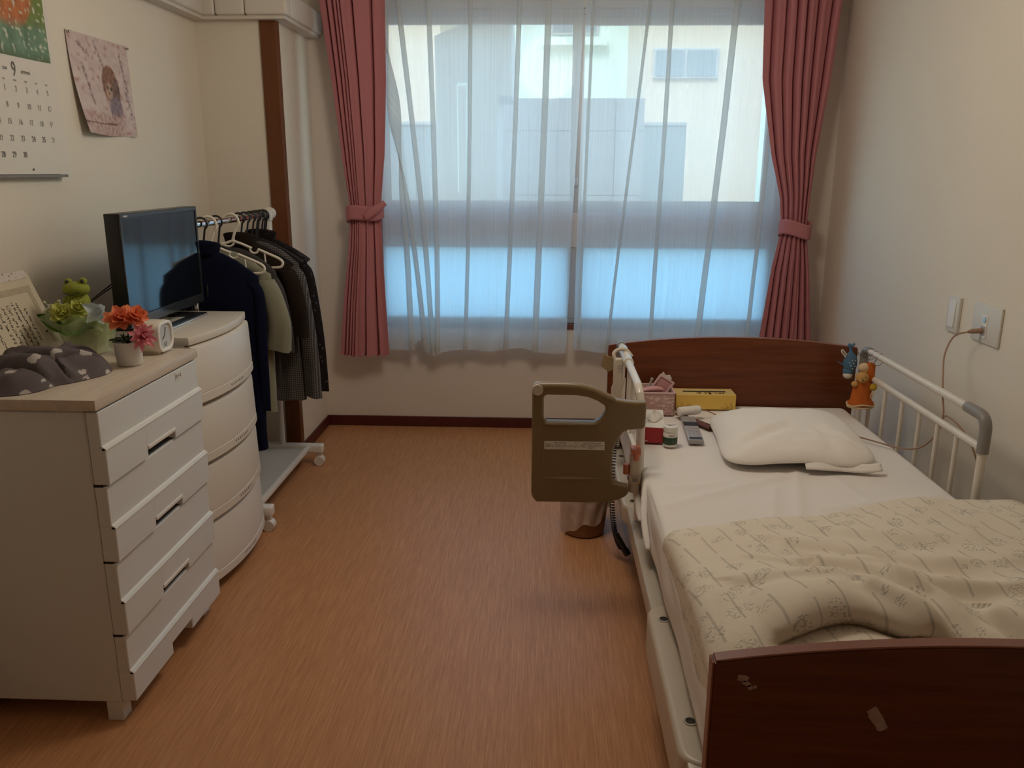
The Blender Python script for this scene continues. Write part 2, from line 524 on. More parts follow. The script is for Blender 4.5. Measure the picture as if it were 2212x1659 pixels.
M['khaki'] = mat('beige_rail_plastic', (0.220, 0.156, 0.080, 1), 0.36, vary=0.04, bscale=400, bstr=0.05)
M['rail'] = mat('cream_enamel_tube', (0.72, 0.66, 0.58, 1), 0.22, vary=0.01, spec=0.6)
M['grey'] = mat('grey_rail_elbow', (0.25, 0.235, 0.22, 1), 0.4)
M['orange'] = mat('orange_lever', (0.52, 0.16, 0.085, 1), 0.35)
M['paper'] = mat('white_paper', (0.72, 0.68, 0.62, 1), 0.7, vary=0.02)
M['ink'] = mat('ink', (0.06, 0.055, 0.05, 1), 0.7)
M['ink2'] = mat('faint_ink', (0.22, 0.21, 0.20, 1), 0.7)
M['ink3'] = mat('grey_figures', (0.17, 0.165, 0.15, 1), 0.7)
M['ink4'] = mat('pale_figures', (0.33, 0.32, 0.31, 1), 0.7)
M['print'] = col_attr_mat('printed_photo', 0.45)
M['steel'] = mat('steel_pin', (0.6, 0.6, 0.58, 1), 0.25, 1.0)
M['cert'] = mat('certificate_paper', (0.68, 0.60, 0.46, 1), 0.7, vary=0.05)
M['certband'] = mat('certificate_border', (0.50, 0.43, 0.31, 1), 0.7, vary=0.18, vscale=60)
M['certstrip'] = print_fabric('patterned_paper', (0.70, 0.64, 0.60, 1), (0.12, 0.05, 0.06, 1), 75, 0.14, 0.2, 0.7, 0.8)
M['potw'] = mat('white_pot', (0.72, 0.69, 0.66, 1), 0.4, vary=0.02)
M['petal_o'] = mat('orange_petal', (0.92, 0.33, 0.17, 1), 0.7, vary=0.25, vscale=40, trans=0.25)
M['petal_p'] = mat('pink_petal', (0.86, 0.36, 0.42, 1), 0.7, vary=0.28, vscale=50, trans=0.25)
M['petal_g'] = mat('yellow_green_petal', (0.66, 0.68, 0.20, 1), 0.7, vary=0.25, vscale=45, trans=0.25)
M['petal_w'] = mat('cream_petal', (0.70, 0.72, 0.52, 1), 0.7, vary=0.1, trans=0.2)
M['leaf'] = mat('leaf_green', (0.10, 0.22, 0.035, 1), 0.4, vary=0.35, vscale=25)
M['leafd'] = mat('leaf_dark', (0.035, 0.065, 0.022, 1), 0.45, vary=0.3, vscale=30)
M['frog'] = mat('frog_plush', (0.27, 0.30, 0.055, 1), 0.95, vary=0.25, vscale=90, bscale=350, bstr=0.6, spec=0.1)
M['ribbon'] = mat('blue_ribbon', (0.66, 0.76, 0.82, 1), 0.45, trans=0.2)
M['cello'] = cello_mat('cellophane', (0.66, 0.76, 0.48, 1), 0.38, 0.10)
M['tullegreen'] = cello_mat('green_tulle', (0.34, 0.44, 0.14, 1), 0.55, 0.5)
M['boxgreen'] = mat('pale_green_box', (0.56, 0.56, 0.36, 1), 0.5, vary=0.12, vscale=30)
M['clock'] = mat('clock_cream', (0.74, 0.66, 0.54, 1), 0.35, vary=0.01)
M['clockface'] = mat('clock_face', (0.52, 0.52, 0.50, 1), 0.3)
M['graycloth'] = print_fabric('gray_print_cloth', (0.135, 0.115, 0.12, 1), (0.50, 0.46, 0.44, 1), 19, 0.27, 0.29, 0.95, 0.60)
M['yellow'] = mat('yellow_card', (0.80, 0.53, 0.11, 1), 0.5, vary=0.06)
M['yellowtop'] = mat('pale_yellow_card', (0.78, 0.60, 0.26, 1), 0.5, vary=0.1, vscale=40)
M['brownink'] = mat('brown_grass_ink', (0.20, 0.12, 0.02, 1), 0.6)
M['redcard'] = mat('red_card', (0.40, 0.018, 0.022, 1), 0.45, vary=0.08)
M['tissue'] = mat('white_tissue', (0.80, 0.75, 0.70, 1), 0.9, vary=0.02, trans=0.2)
M['jargreen'] = mat('green_jar_label', (0.018, 0.055, 0.026, 1), 0.4, vary=0.2, vscale=60)
M['silver'] = mat('silver_remote', (0.36, 0.34, 0.34, 1), 0.4)
M['stick'] = wood_mat('brown_wood_stick', (0.11, 0.034, 0.016, 1), (0.18, 0.065, 0.032, 1), 0.5, (8, 8, 8))
def basket_mat():
    q = NT('pink_woven'); v = q.coord()
    f = q.noise(q.coord(scale=(28, 28, 60)), 2.0, 2)
    q.l(q.ramp(f, [(0.56, (0.50, 0.30, 0.27, 1)), (0.60, (0.66, 0.52, 0.47, 1))]), q.p.inputs['Base Color'])
    q.p.inputs['Roughness'].default_value = 0.8
    return q.m
M['basket'] = basket_mat()
M['pinkpl'] = mat('pink_plastic', (0.62, 0.32, 0.33, 1), 0.35)
M['pinkpale'] = mat('pale_pink_card', (0.68, 0.48, 0.47, 1), 0.5)
M['greyp'] = mat('grey_plastic', (0.40, 0.37, 0.35, 1), 0.4)
M['bluep'] = mat('blue_plush', (0.085, 0.165, 0.26, 1), 0.95, vary=0.15, vscale=80, bscale=400, bstr=0.5, spec=0.1)
M['bluewhite'] = mat('white_plush', (0.66, 0.60, 0.52, 1), 0.95)
M['orangep'] = mat('orange_plush', (0.50, 0.125, 0.026, 1), 0.95, vary=0.2, vscale=70, bscale=400, bstr=0.5, spec=0.1)
M['tanp'] = mat('tan_plush', (0.60, 0.34, 0.12, 1), 0.95, vary=0.12, bscale=400, bstr=0.5, spec=0.1)
M['yellowp'] = mat('yellow_plush', (0.58, 0.38, 0.05, 1), 0.95, vary=0.12, spec=0.1)
M['creamp'] = mat('cream_trim_plush', (0.68, 0.50, 0.32, 1), 0.95)
M['cord'] = mat('beige_cord', (0.34, 0.20, 0.13, 1), 0.6)
M['string'] = mat('grey_string', (0.10, 0.085, 0.075, 1), 0.6)
M['plate'] = mat('switch_plate', (0.68, 0.66, 0.60, 1), 0.4, vary=0.01)
M['bag'] = cello_mat('white_bag_film', (0.82, 0.72, 0.67, 1), 0.66, 0.3)
M['bin'] = mat('brown_bin', (0.24, 0.115, 0.055, 1), 0.45)
M['boxcard'] = mat('cardboard_tag', (0.30, 0.21, 0.10, 1), 0.7)
M['darkframe'] = mat('bed_undercarriage', (0.10, 0.095, 0.10, 1), 0.5)
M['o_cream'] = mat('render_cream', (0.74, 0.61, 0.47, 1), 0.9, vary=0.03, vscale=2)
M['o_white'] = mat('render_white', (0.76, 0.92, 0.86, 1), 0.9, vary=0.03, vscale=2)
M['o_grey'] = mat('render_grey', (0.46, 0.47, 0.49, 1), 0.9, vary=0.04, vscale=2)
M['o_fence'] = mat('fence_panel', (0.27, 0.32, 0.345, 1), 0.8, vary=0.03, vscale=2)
M['o_glass'] = mat('far_window_glass', (0.20, 0.27, 0.33, 1), 0.2)
M['o_ground'] = mat('concrete_ground', (0.55, 0.54, 0.52, 1), 0.9, vary=0.1)
M['lampw'] = mat('lamp_body', (0.8, 0.8, 0.78, 1), 0.4)

# ------------------------------------------------------------------ room shell
YF, XR, XL, XP, YP, YB, ZC = 4.378, 1.445, -1.56, -1.20, 3.865, -1.4, 2.42
WX0, WX1, WZ0, WZ1 = -0.90, 1.20, 0.585, 2.15
b = MB().box(XL - .1, XR + .1, YB - .1, YF + .15, -.06, 0)
struct(fin('floor', b, M['floor'], smooth=0), 'brown wood-print vinyl floor with fine streaks')
b = MB().box(XL - .1, XR + .1, YB - .1, YF + .15, ZC, ZC + .12)
struct(fin('ceiling', b, M['ceil'], smooth=0))
b = MB().box(XL - .1, XL, YB - .1, YF + .15, 0, ZC)
struct(fin('wall_left', b, M['wall'], smooth=0), 'cream textured wallpaper wall behind the chests')
b = MB().box(XR, XR + .1, YB - .1, YF + .15, 0, ZC)
struct(fin('wall_right', b, M['wall'], smooth=0), 'cream textured wallpaper wall beside the bed')
b = MB().box(XL, XR, YB - .1, YB, 0, ZC)
struct(fin('wall_back', b, M['wall'], smooth=0))
b = MB().box(XL, XP, YP, YF, 0, ZC)
struct(fin('wall_pillar', b, M['wall'], smooth=0), 'boxed-out corner of wall left of the window')
b = MB()
b.box(XP, WX0, YF, YF + .15, 0, ZC); b.box(WX1, XR, YF, YF + .15, 0, ZC)
b.box(WX0, WX1, YF, YF + .15, 0, WZ0); b.box(WX0, WX1, YF, YF + .15, WZ1, ZC)
struct(fin('wall_far', b, M['wall2'], smooth=0), 'far wall under and around the window')
# unseen block added above the room to shade the ground and lower walls outside
b = MB().box(-6, 6, YF - 1.5, YF + .15, ZC + .14, 6.3)
struct(fin('upper_shade_block', b, M['o_cream'], smooth=0))
# baseboards
def baseboard(name, x0, x1, y0, y1):
    struct(fin(name, MB().box(x0, x1, y0, y1, 0, .058, .003, 1), M['base'], smooth=0), 'dark maroon vinyl baseboard')
baseboard('baseboard_far', XP, XR, YF - .010, YF)
baseboard('baseboard_left', XP, XP + .010, YP + .0, YF - .011)
baseboard('baseboard_recess', XL, XL + .010, YB, YP - .001)
baseboard('baseboard_right', XR - .010, XR, YB, YF - .011)
# brown corner post
b = MB().box(-1.268, XP + .006, YP - .012, YP + .035, 0, 2.03, .003, 1)
struct(fin('trim_1', b, M['post'], smooth=0), 'brown wooden corner post from floor to duct')
# duct cover run
t = struct(bpy.data.objects.new('trim_2', None), 'white boxed duct cover running round the top of the left walls', None)
COL.objects.link(t); t.location = (XL, YP, 2.0); WL[t.name] = Vector(t.location)
def duct(x0, x1, y0, y1):
    fin('duct_segment', MB().box(x0, x1, y0, y1, 2.022, 2.125, .012, 3), M['cover'], t)
duct(XL, XL + .075, 1.8, 3.24); duct(XL, XL + .075, 3.243, YP - .075)
duct(XL, -1.44, YP - .075, YP - .0005); duct(-1.437, -1.31, YP - .075, YP - .0005); duct(-1.307, XP + .075, YP - .075, YP - .0005)
duct(XP + .0005, XP + .075, YP, YF - .001)
fin('lower_lip', MB().box(XL, XP + .06, YP - .055, YP - .0005, 2.008, 2.022).box(XP + .0005, XP + .06, YP, YF - .001, 2.008, 2.022).box(XL, XL + .06, 1.8, YP - .055, 2.008, 2.022), M['cover'], t, smooth=0)
# ceiling beam strip over the window (dark upper corner at left of curtain)
b = MB().box(XP + .002, XR - .002, YF - .13, YF - .115, 2.19, 2.30, .003, 1)
cr = fin('curtain_rail', MB().box(WX0 - .2, 1.40, YF - .14, YF - .03, 2.20, 2.235, .004, 1), M['white'])
tag(cr, 'white curtain rail above the window', 'rail'); b.bm.free()

# ceiling lamp (out of frame)
cl = thing('ceiling_lamp', 'round white ceiling lamp above the room', 'lamp', (0, 2.45, 2.30))
fin('lamp_base', MB().lathe([(0, .12), (.30, .12), (.31, .08), (.31, .06), (.0, .06)], (0, 2.45, 2.30), 40), M['lampw'], cl)

# ------------------------------------------------------------------ window
w = struct(bpy.data.objects.new('window_1', None), 'wide window: sliding clear panes above fixed frosted panes')
COL.objects.link(w); w.location = (0.17, YF + .06, WZ0); WL[w.name] = Vector(w.location)
y0, y1 = YF + .03, YF + .11
XM = 0.150
b = MB()
b.box(WX0, WX0 + .04, y0, y1, WZ0, WZ1, .003, 1); b.box(WX1 - .04, WX1, y0, y1, WZ0, WZ1, .003, 1)
b.box(WX0 + .04, WX1 - .04, y0, y1, WZ0, WZ0 + .022, .003, 1); b.box(WX0 + .04, WX1 - .04, y0, y1, WZ1 - .03, WZ1, .003, 1)
lab(fin('window_frame', b, M['alu'], w, smooth=0), 'grey aluminium outer frame')
lab(fin('transom', MB().box(WX0 + .04, WX1 - .04, y0 - .004, y1, .985, 1.165, .004, 1), M['band'], w, smooth=0), 'dark grey-brown band between upper and lower panes')
for i, (a, c, yy) in enumerate(((WX0 + .04, XM + .03, y0 + .008), (XM - .03, WX1 - .04, y0 + .044))):
    b = MB()
    b.box(a, a + .05, yy, yy + .03, 1.225, WZ1 - .07); b.box(c - .05, c, yy, yy + .03, 1.225, WZ1 - .07)
    b.box(a, c, yy, yy + .03, 1.165, 1.225); b.box(a, c, yy, yy + .03, WZ1 - .07, WZ1 - .03)
    s_ = fin('sliding_sash', b, M['alu'], w, smooth=0)
    fin('pane', MB().box(a + .05, c - .05, yy + .012, yy + .016, 1.225, WZ1 - .07), M['glass'], s_, smooth=0)
fin('mullion', MB().box(XM - .035, XM + .035, y0, y1, WZ0 + .022, .985, .003, 1), M['alu'], w, smooth=0)
for a, c in ((WX0 + .04, XM - .035), (XM + .035, WX1 - .04)):
    lab(fin('frosted_pane', MB().box(a, c, y0 + .03, y0 + .036, WZ0 + .022, .985), M['frost'], w, smooth=0), 'pale blue frosted lower pane')
lab(fin('window_sill', MB().box(WX0 - .02, WX1 + .02, YF - .012, YF + .03, .555, WZ0, .004, 1), M['sill'], w, smooth=0), 'brown inner sill')
fin('latch', MB().box(XM - .008, XM + .008, y0 - .015, y0 + .008, 1.30, 1.345, .003, 1), M['alu'], w)

# ------------------------------------------------------------------ outside
tag(fin('ground_outside', MB().box(-9, 9, YF + .16, 22, -.35, -.3), M['o_ground'], smooth=0), 'pale concrete ground beyond the window', 'ground')['kind'] = 'structure'
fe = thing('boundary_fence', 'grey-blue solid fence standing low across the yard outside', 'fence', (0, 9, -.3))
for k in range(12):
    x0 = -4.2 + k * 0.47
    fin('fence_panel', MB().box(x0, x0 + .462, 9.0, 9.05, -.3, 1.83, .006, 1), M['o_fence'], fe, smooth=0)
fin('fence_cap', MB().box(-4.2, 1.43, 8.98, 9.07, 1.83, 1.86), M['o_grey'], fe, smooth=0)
hl = thing('cream_building', 'sunlit cream apartment building at left beyond the fence', 'building', (-2.6, 11, -.3))
fin('building_wall', MB().box(-5, -1.35, 11, 12.7, -.3, 5.2), M['o_cream'], hl, smooth=0)
fin('roof_slab', MB().box(-5.1, -1.25, 10.85, 12.7, 5.2, 5.4), M['o_grey'], hl, smooth=0)
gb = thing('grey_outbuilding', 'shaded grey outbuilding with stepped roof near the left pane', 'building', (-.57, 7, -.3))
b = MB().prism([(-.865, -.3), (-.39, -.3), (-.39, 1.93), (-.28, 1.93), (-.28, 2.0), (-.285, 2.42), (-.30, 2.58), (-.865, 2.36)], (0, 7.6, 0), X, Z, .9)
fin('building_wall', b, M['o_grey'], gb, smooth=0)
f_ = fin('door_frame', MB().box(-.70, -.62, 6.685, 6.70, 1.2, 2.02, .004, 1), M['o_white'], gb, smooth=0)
fin('door_leaf', MB().box(-.688, -.632, 6.68, 6.69, 1.2, 2.0), M['o_grey'], f_, smooth=0)
wb = thing('white_building', 'bright white building with a high window behind the grey wall', 'building', (.45, 13, -.3))
fin('building_wall', MB().box(-2.2, 1.55, 13, 16, -.3, 6), M['o_white'], wb, smooth=0)
f_ = fin('window', MB().box(.02, .72, 12.94, 13, 3.28, 4.2, .01, 1), M['o_grey'], wb, smooth=0)
fin('pane', MB().box(.06, .34, 12.93, 12.945, 3.32, 4.16), M['o_glass'], f_, smooth=0)
fin('pane', MB().box(.38, .68, 12.93, 12.945, 3.32, 4.16), M['o_glass'], f_, smooth=0)
fin('window_ledge', MB().box(-.10, .84, 12.82, 13, 3.13, 3.24), M['o_white'], wb, smooth=0)
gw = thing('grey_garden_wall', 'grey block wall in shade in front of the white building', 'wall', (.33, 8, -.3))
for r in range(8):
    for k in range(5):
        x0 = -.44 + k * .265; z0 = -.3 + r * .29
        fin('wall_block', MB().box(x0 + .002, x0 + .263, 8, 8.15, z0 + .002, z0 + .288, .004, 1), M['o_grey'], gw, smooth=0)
cb = thing('beige_building', 'sunlit beige building with a strip window at right beyond the fence', 'building', (2.2, 10.4, -.3))
fin('building_wall', MB().box(1.12, 2.52, 10.4, 12.6, -.3, 5.2), M['o_cream'], cb, smooth=0)
f_ = fin('window', MB().box(1.22, 1.98, 10.35, 10.4, 2.42, 2.76, .01, 1), M['o_grey'], cb, smooth=0)
for k in range(2):
    fin('pane', MB().box(1.25 + k * .36, 1.58 + k * .36, 10.34, 10.352, 2.45, 2.73), M['o_glass'], f_, smooth=0)
fb = thing('pale_building', 'pale blue-white building at the far right edge of the window', 'building', (4, 15, -.3))
fin('building_wall', MB().box(2.6, 6.5, 15, 17, -.3, 7), M['o_white'], fb, smooth=0)
fin('roof_slab', MB().box(2.5, 6.6, 14.9, 17, 7, 7.15), M['o_grey'], fb, smooth=0)

# ------------------------------------------------------------------ curtains
def drape(name, label, rows, y0, ztop, zbot, creases, matl, seed, tie, ret=0.0):
    """rows: z -> (x0, x1); creases: (u, width, depth) of the sharp valleys between flat pleats"""
    zs = [-r[0] for r in rows]; L = [r[1] for r in rows]; R_ = [r[2] for r in rows]
    def f(u, v):
        z = lerp(ztop, zbot, v)
        xa = interp(-z, zs, L); xb = interp(-z, zs, R_)
        k = math.exp(-((z - tie) / .15) ** 2)
        y = y0 + .010 * math.sin(2 * math.pi * 1.3 * u + seed)
        for ui, w_, d_ in creases:
            uu = ui + .018 * math.sin(2.2 * z + 9 * ui + seed)
            t = (u - uu) / w_
            y += d_ * (1 - .5 * k) * math.exp(-t * t) + .35 * d_ * math.exp(-((u - uu - 2.4 * w_) / (2.2 * w_)) ** 2) * -1
        y += .020 * k + .012 * nz3(u * 4, z * 1.4, seed) * (1 - k)
        y -= .03 * (1 - (2 * u - 1) ** 2) * .5
        y += ret * sstep(.93, 1.0, u)   # end bent back to the wall, added to block window light leaking past
        return Vector((lerp(xa, xb, u), y, z + (.004 * math.sin(40 * u) if v > .985 else 0)))
    b = MB(); b.grid(f, 190, 64)
    o = fin(name, b, matl, smooth=60, solid=.003)
    # stitched hem band
    h = MB(); h.grid(lambda u, v: f(u, lerp(.955, .999, v)) - Vector((0, .004, 0)), 120, 4)
    fin('hem', h, matl, o, smooth=60)
    return tag(o, label, 'curtain', 'pink curtains beside the window')
YC = 4.225
pl = drape('pink_curtain', 'pink pleated curtain tied back at the left of the window', [(2.2, -1.10, -.778), (1.8, -1.055, -.785), (1.45, -1.02, -.805), (1.18, -.995, -.838), (1.0, -1.005, -.832), (.7, -1.045, -.824), (.43, -1.075, -.815)], YC, 2.2, .432, [(.10, .016, .030), (.19, .014, .030), (.26, .010, .026), (.32, .010, .024), (.53, .016, .034), (.78, .020, .030)], M['pink'], 1.3, 1.18)
pr = drape('pink_curtain', 'pink pleated curtain tied back at the right, behind the headboard', [(2.2, 1.000, 1.385), (1.8, 1.02, 1.362), (1.45, 1.09, 1.32), (1.25, 1.15, 1.305), (1.09, 1.172, 1.305), (.9, 1.135, 1.335), (.55, 1.10, 1.375), (.43, 1.09, 1.385)], YC, 2.2, .432, [(.13, .022, .032), (.27, .018, .034), (.40, .020, .036), (.53, .016, .034), (.68, .020, .034), (.84, .020, .030)], M['pink'], 0.4, 1.09, .125)
def band(name, cx, hw, cz, par, tilt=0.0, knot=False):
    b = MB()
    def f(u, v):
        a = 2 * math.pi * u
        zz = lerp(-.036, .036, v)
        rr = 1 + .03 * math.sin(5 * a)
        return Vector((cx + (hw + .012) * math.cos(a) * rr, YC + .014 + .050 * math.sin(a) * rr, cz + zz + tilt * math.cos(a) + .010 * math.sin(2 * a)))
    b.grid(f, 40, 7, close_u=True)
    if knot:
        b.tube([(cx + hw * .2, YC - .045, cz - .02), (cx + hw * .7, YC - .052, cz + .012), (cx + hw + .03, YC - .03, cz + .05)], [.016, .022, .013], 10, sq=(.45, 1))
    return fin(name, b, M['pink'], par, smooth=60, solid=.004)
band('tieback', -.918, .082, 1.168, pl, .012, True)
band('tieback', 1.238, .066, 1.10, pr, -.006)

def sheer(name, label, rows, zb, pleats, folds, seed):
    zs = [-r[0] for r in rows]; L = [r[1] for r in rows]; R_ = [r[2] for r in rows]
    def f(u, v):
        zbot = zb(u)
        z = lerp(2.2, zbot, v)
        xa = interp(-z, zs, L); xb = interp(-z, zs, R_); wd = xb - xa
        x = xa + wd * u
        y = 4.315 + folds * (math.sin(2 * math.pi * 4.3 * u + seed) * .6 + .5 * math.sin(2 * math.pi * 7.7 * u + 2 * seed + .6 * v)) * (.6 + .7 * v)
        for (ui, sg, a, lean) in pleats:
            t = (u - ui - lean * v) / sg
            if abs(t) < 4:
                x -= a * t * math.exp(-t * t) * 1.0
                y -= .030 * math.exp(-t * t)
        # the hem swings out over the sill
        y -= .040 * sstep(.68, 1.0, v)
        return Vector((x, y, z))
    b = MB(); b.grid(f, 420, 60, uv=lambda u, v: (u, v))
    o = fin(name, b, M['sheer'], smooth=70)
    h = MB(); h.grid(lambda u, v: f(u, lerp(.962, .9995, v)) - Vector((0, .003, 0)), 420, 6, uv=lambda u, v: (u, v))
    fin('hem', h, M['sheer'], o, smooth=70)
    return tag(o, label, 'curtain', 'sheer curtains across the window')
def zb_l(u):
    z = .452 + .008 * math.sin(u * 19) - .010 * math.sin(u * 7)
    z += .070 * math.exp(-((u - .20) / .035) ** 2) - .012 * math.exp(-((u - .26) / .03) ** 2)
    return z
sheer('sheer_curtain', 'white sheer curtain on the left half of the window', [(2.2, -.86, .168), (1.6, -.85, .150), (1.0, -.845, .128), (.45, -.85, .112)], zb_l,
      [(.03, .009, .045, .20), (.06, .010, .05, .10), (.125, .009, .045, .15), (.27, .010, .045, .03), (.47, .007, .035, -.02), (.70, .008, .04, -.03), (.835, .012, .055, -.005)], .008, .7)
sheer('sheer_curtain', 'white sheer curtain on the right half of the window', [(2.2, .175, 1.20), (1.6, .166, 1.20), (1.0, .156, 1.19), (.45, .150, 1.16)], lambda u: .458 + .006 * math.sin(u * 23 + 1),
      [(.035, .008, .03, -.01), (.30, .007, .03, -.13), (.40, .006, .035, -.01), (.70, .012, .055, -.075), (.90, .010, .04, -.02)], .007, 2.1)

# ------------------------------------------------------------------ left: chest of drawers
def box_thing(): pass
ch = thing('chest_of_drawers', 'white chest of drawers with pale wood top, nearest at left', 'chest', (-1.28, 2.09, 0))
CX0, CX1, CY0, CY1 = -1.50, -1.070, 1.808, 2.372
fin('body', MB().box(CX0, CX1, CY0, CY1, .055, .832, .004, 1), M['chest'], ch, smooth=30)
lab(fin('top', MB().box(CX0 - .005, -1.036, CY0 - .008, CY1 + .008, .834, .861, .003, 2), M['chesttop'], ch, smooth=30), 'pale wood-grain top board')
for (a, c) in ((-1.112, CY0 + .003), (-1.112, CY1 - .045), (CX0 + .03, CY0 + .003), (CX0 + .03, CY1 - .045)):
    fin('foot', MB().box(a, a + .042, c, c + .042, 0, .056, .002, 1), M['chest'], ch, smooth=0)
dz = [(.648, .829), (.448, .643), (.248, .443), (.060, .243)]
for i, (z0, z1) in enumerate(dz):
    zs_ = z0 + (.094 if i < 3 else .085)
    b = MB()
    # upper face panel
    b.box(CX1 + .001, CX1 + .031, CY0 + .002, CY1 - .002, zs_ - .002, z1, .002, 1)
    # lower face panel, 7 mm prouder, with a scooped grip or a kick notch
    ym, hw = 2.093, .082
    xa, xb = CX1 + .001, CX1 + .040
    if i < 3:
        hz = z0 + .030
        b.box(xa, xb, CY0 + .002, ym - hw, z0, zs_, .002, 1); b.box(xa, xb, ym + hw, CY1 - .002, z0, zs_, .002, 1)
        b.box(xa, xb, ym - hw - .003, ym + hw + .003, hz, zs_, .002, 1)
        b.box(xa, xa + .010, ym - hw, ym + hw, z0, hz + .004)
    else:
        b.box(xa, xb, CY0 + .002, ym - .065, z0, zs_, .002, 1); b.box(xa, xb, ym + .065, CY1 - .002, z0, zs_, .002, 1)
        b.box(xa, xb, ym - .068, ym + .068, z0 + .032, zs_, .002, 1)
    d = fin('drawer', b, M['chest'], ch, smooth=30)
    # bright sloped ledge where the lower panel steps out
    e = MB().prism([(.031, .004), (.0415, -.004), (.0415, -.007), (.031, -.007)], (CX1, CY1 - .002, zs_), X, Z, CY1 - CY0 - .004)
    fin('ledge', e, M['white'], d, smooth=0)
    if i < 3:
        fin('handle', MB().box(xa + .012, xb + .004, ym - hw, ym + hw, z0 + .022, z0 + .032, .003, 2), M['white'], d)
g = MB()
for i, (z0, z1) in enumerate(dz[:3]):
    g.box(CX1 - .002, CX1 + .022, CY0 + .003, CY1 - .003, z0 - .006, z0 + .001)
fin('drawer_gap', g, M['dark'], ch, smooth=0)
tg = fin('lock_tag', MB().box(CX1 + .031, CX1 + .0325, 2.225, 2.262, .800, .822, .001, 1), M['paper'], ch, smooth=0)
b = MB()
for k in range(3): b.box(CX1 + .0325, CX1 + .033, 2.230 + k * .011, 2.236 + k * .011, .806 if k != 1 else .810, .816 if k != 1 else .813)
fin('tag_marks', b, M['ink2'], tg, smooth=0)

# ------------------------------------------------------------------ left: plastic drawer unit
pu = thing('plastic_drawer_unit', 'ivory plastic four-drawer unit with bowed fronts, under the television', 'drawers', (-1.28, 2.73, 0))
PX0, PX1, PY0, PY1 = -1.49, -1.085, 2.462, 2.957
def bow(y): 
    t = (y - (PY0 + PY1) / 2) / ((PY1 - PY0) / 2); return .034 * (1 - t * t)
def bowpoly(x0, x1, ya, yb, n=16, extra=0.0):
    P = [(x0, ya)]
    for k in range(n + 1):
        y = lerp(ya, yb, k / n); P.append((x1 + bow(y) + extra, y))
    P.append((x0, yb)); return P
b = MB().prism(bowpoly(PX0, PX1 - .012, PY0, PY1), (0, 0, .85), X, Y, .026, .004)
fin('top', b, M['plas'], pu)
b = MB().box(PX0, PX1 - .03, PY0, PY0 + .012, .045, .85); b.box(PX0, PX1 - .03, PY1 - .012, PY1, .045, .85)
b.box(PX0, PX0 + .01, PY0, PY1, .045, .85); b.box(PX0, PX1 - .03, PY0, PY1, .045, .055)
fin('body', b, M['plas'], pu, smooth=0)
for (a, c) in ((PX1 - .05, PY0 + .005), (PX1 - .05, PY1 - .035), (PX0 + .01, PY0 + .005), (PX0 + .01, PY1 - .035)):
    fin('foot', MB().box(a, a + .03, c, c + .03, 0, .046, .004, 1), M['white'], pu)
pz = [(.660, .845), (.462, .647), (.262, .449), (.045, .249)]
for i, (z0, z1) in enumerate(pz):
    mt = M['plas'] if i < 3 else M['plasbot']
    # main face, leaning back a little towards the top, with a flat band near the foot
    b = MB()
    n = 18
    prof = [(-.004, z1), (.004, z1 - .003), (.0075, z1 - .012), (.0125, z0 + .034), (.0110, z0 + .0325), (.0110, z0 + .031), (.0135, z0 + .0295), (.0150, z0 + .004), (.012, z0), (-.03, z0), (-.03, z1)]
    rows = []
    for k in range(n + 1):
        y = lerp(PY0 + .003, PY1 - .003, k / n)
        rows.append([b.bm.verts.new((PX1 + bow(y) + q - .011, y, z)) for q, z in prof])
    m = len(prof)
    for r0, r1 in zip(rows, rows[1:]):
        for j in range(m): b.bm.faces.new((r0[j], r0[(j + 1) % m], r1[(j + 1) % m], r1[j]))
    b.bm.faces.new(rows[0]); b.bm.faces.new(list(reversed(rows[-1])))
    d = fin('drawer', b, mt, pu, smooth=25)
    h = MB()
    for k in range(7):
        y = 2.71 + (k - 3) * .017
        h.box(PX1 + bow(y) - .004, PX1 + bow(y) + .0033, y - .0035, y + .0035, z0 + .012, z0 + .020)
    fin('grip_holes', h, M['dark'], d, smooth=0)
    if i == 3:
        t_ = fin('maker_tag', MB().box(PX1 - .002, PX1 + .0045, 2.478, 2.502, .100, .122), M['plas'], d, smooth=0)
g = MB()
for z0, z1 in pz[:3]: g.box(PX0 + .02, PX1 - .02, PY0 + .012, PY1 - .012, z0 - .014, z0)
fin('drawer_gap', g, M['dark'], pu, smooth=0)

# ------------------------------------------------------------------ television
tv = thing('television', 'black flat-screen television standing on the plastic drawer unit', 'television', (-1.30, 2.72, .876))
TX, TY0, TY1, TZ0, TZ1 = -1.262, 2.438, 2.992, .905, 1.25
fin('housing', MB().box(TX - .045, TX, TY0, TY1, TZ0, TZ1, .004, 2), M['tv'], tv)
fin('rear_bulge', MB().box(TX - .072, TX - .032, TY0 + .1, TY1 - .1, TZ0 + .04, TZ1 - .08, .012, 2), M['tv'], tv)
lab(fin('screen', MB().box(TX, TX + .0015, TY0 + .014, TY1 - .014, TZ0 + .034, TZ1 - .016), M['screen'], tv, smooth=0), 'glossy black screen reflecting the room')
fin('bezel', MB().box(TX, TX + .004, TY0 + .002, TY1 - .002, TZ0 + .002, TZ0 + .033, .001, 1).box(TX, TX + .004, TY0 + .002, TY1 - .002, TZ1 - .015, TZ1 - .001, .001, 1)
    .box(TX, TX + .004, TY0 + .002, TY0 + .013, TZ0 + .033, TZ1 - .015).box(TX, TX + .004, TY1 - .013, TY1 - .002, TZ0 + .033, TZ1 - .015), M['tvbezel'], tv, smooth=0)
fin('badge', MB().box(TX + .004, TX + .0046, TY0 + .022, TY0 + .048, TZ1 - .0115, TZ1 - .0065), M['greyp'], tv, smooth=0)
b = MB().plate([[(-.135, -.16), (.058, -.16), (.058, .16), (-.135, .16)], [(-.10, -.10), (.025, -.12), (.025, .12), (-.10, .10)]], (TX, 2.715, .882), X, Y, .010, .002)
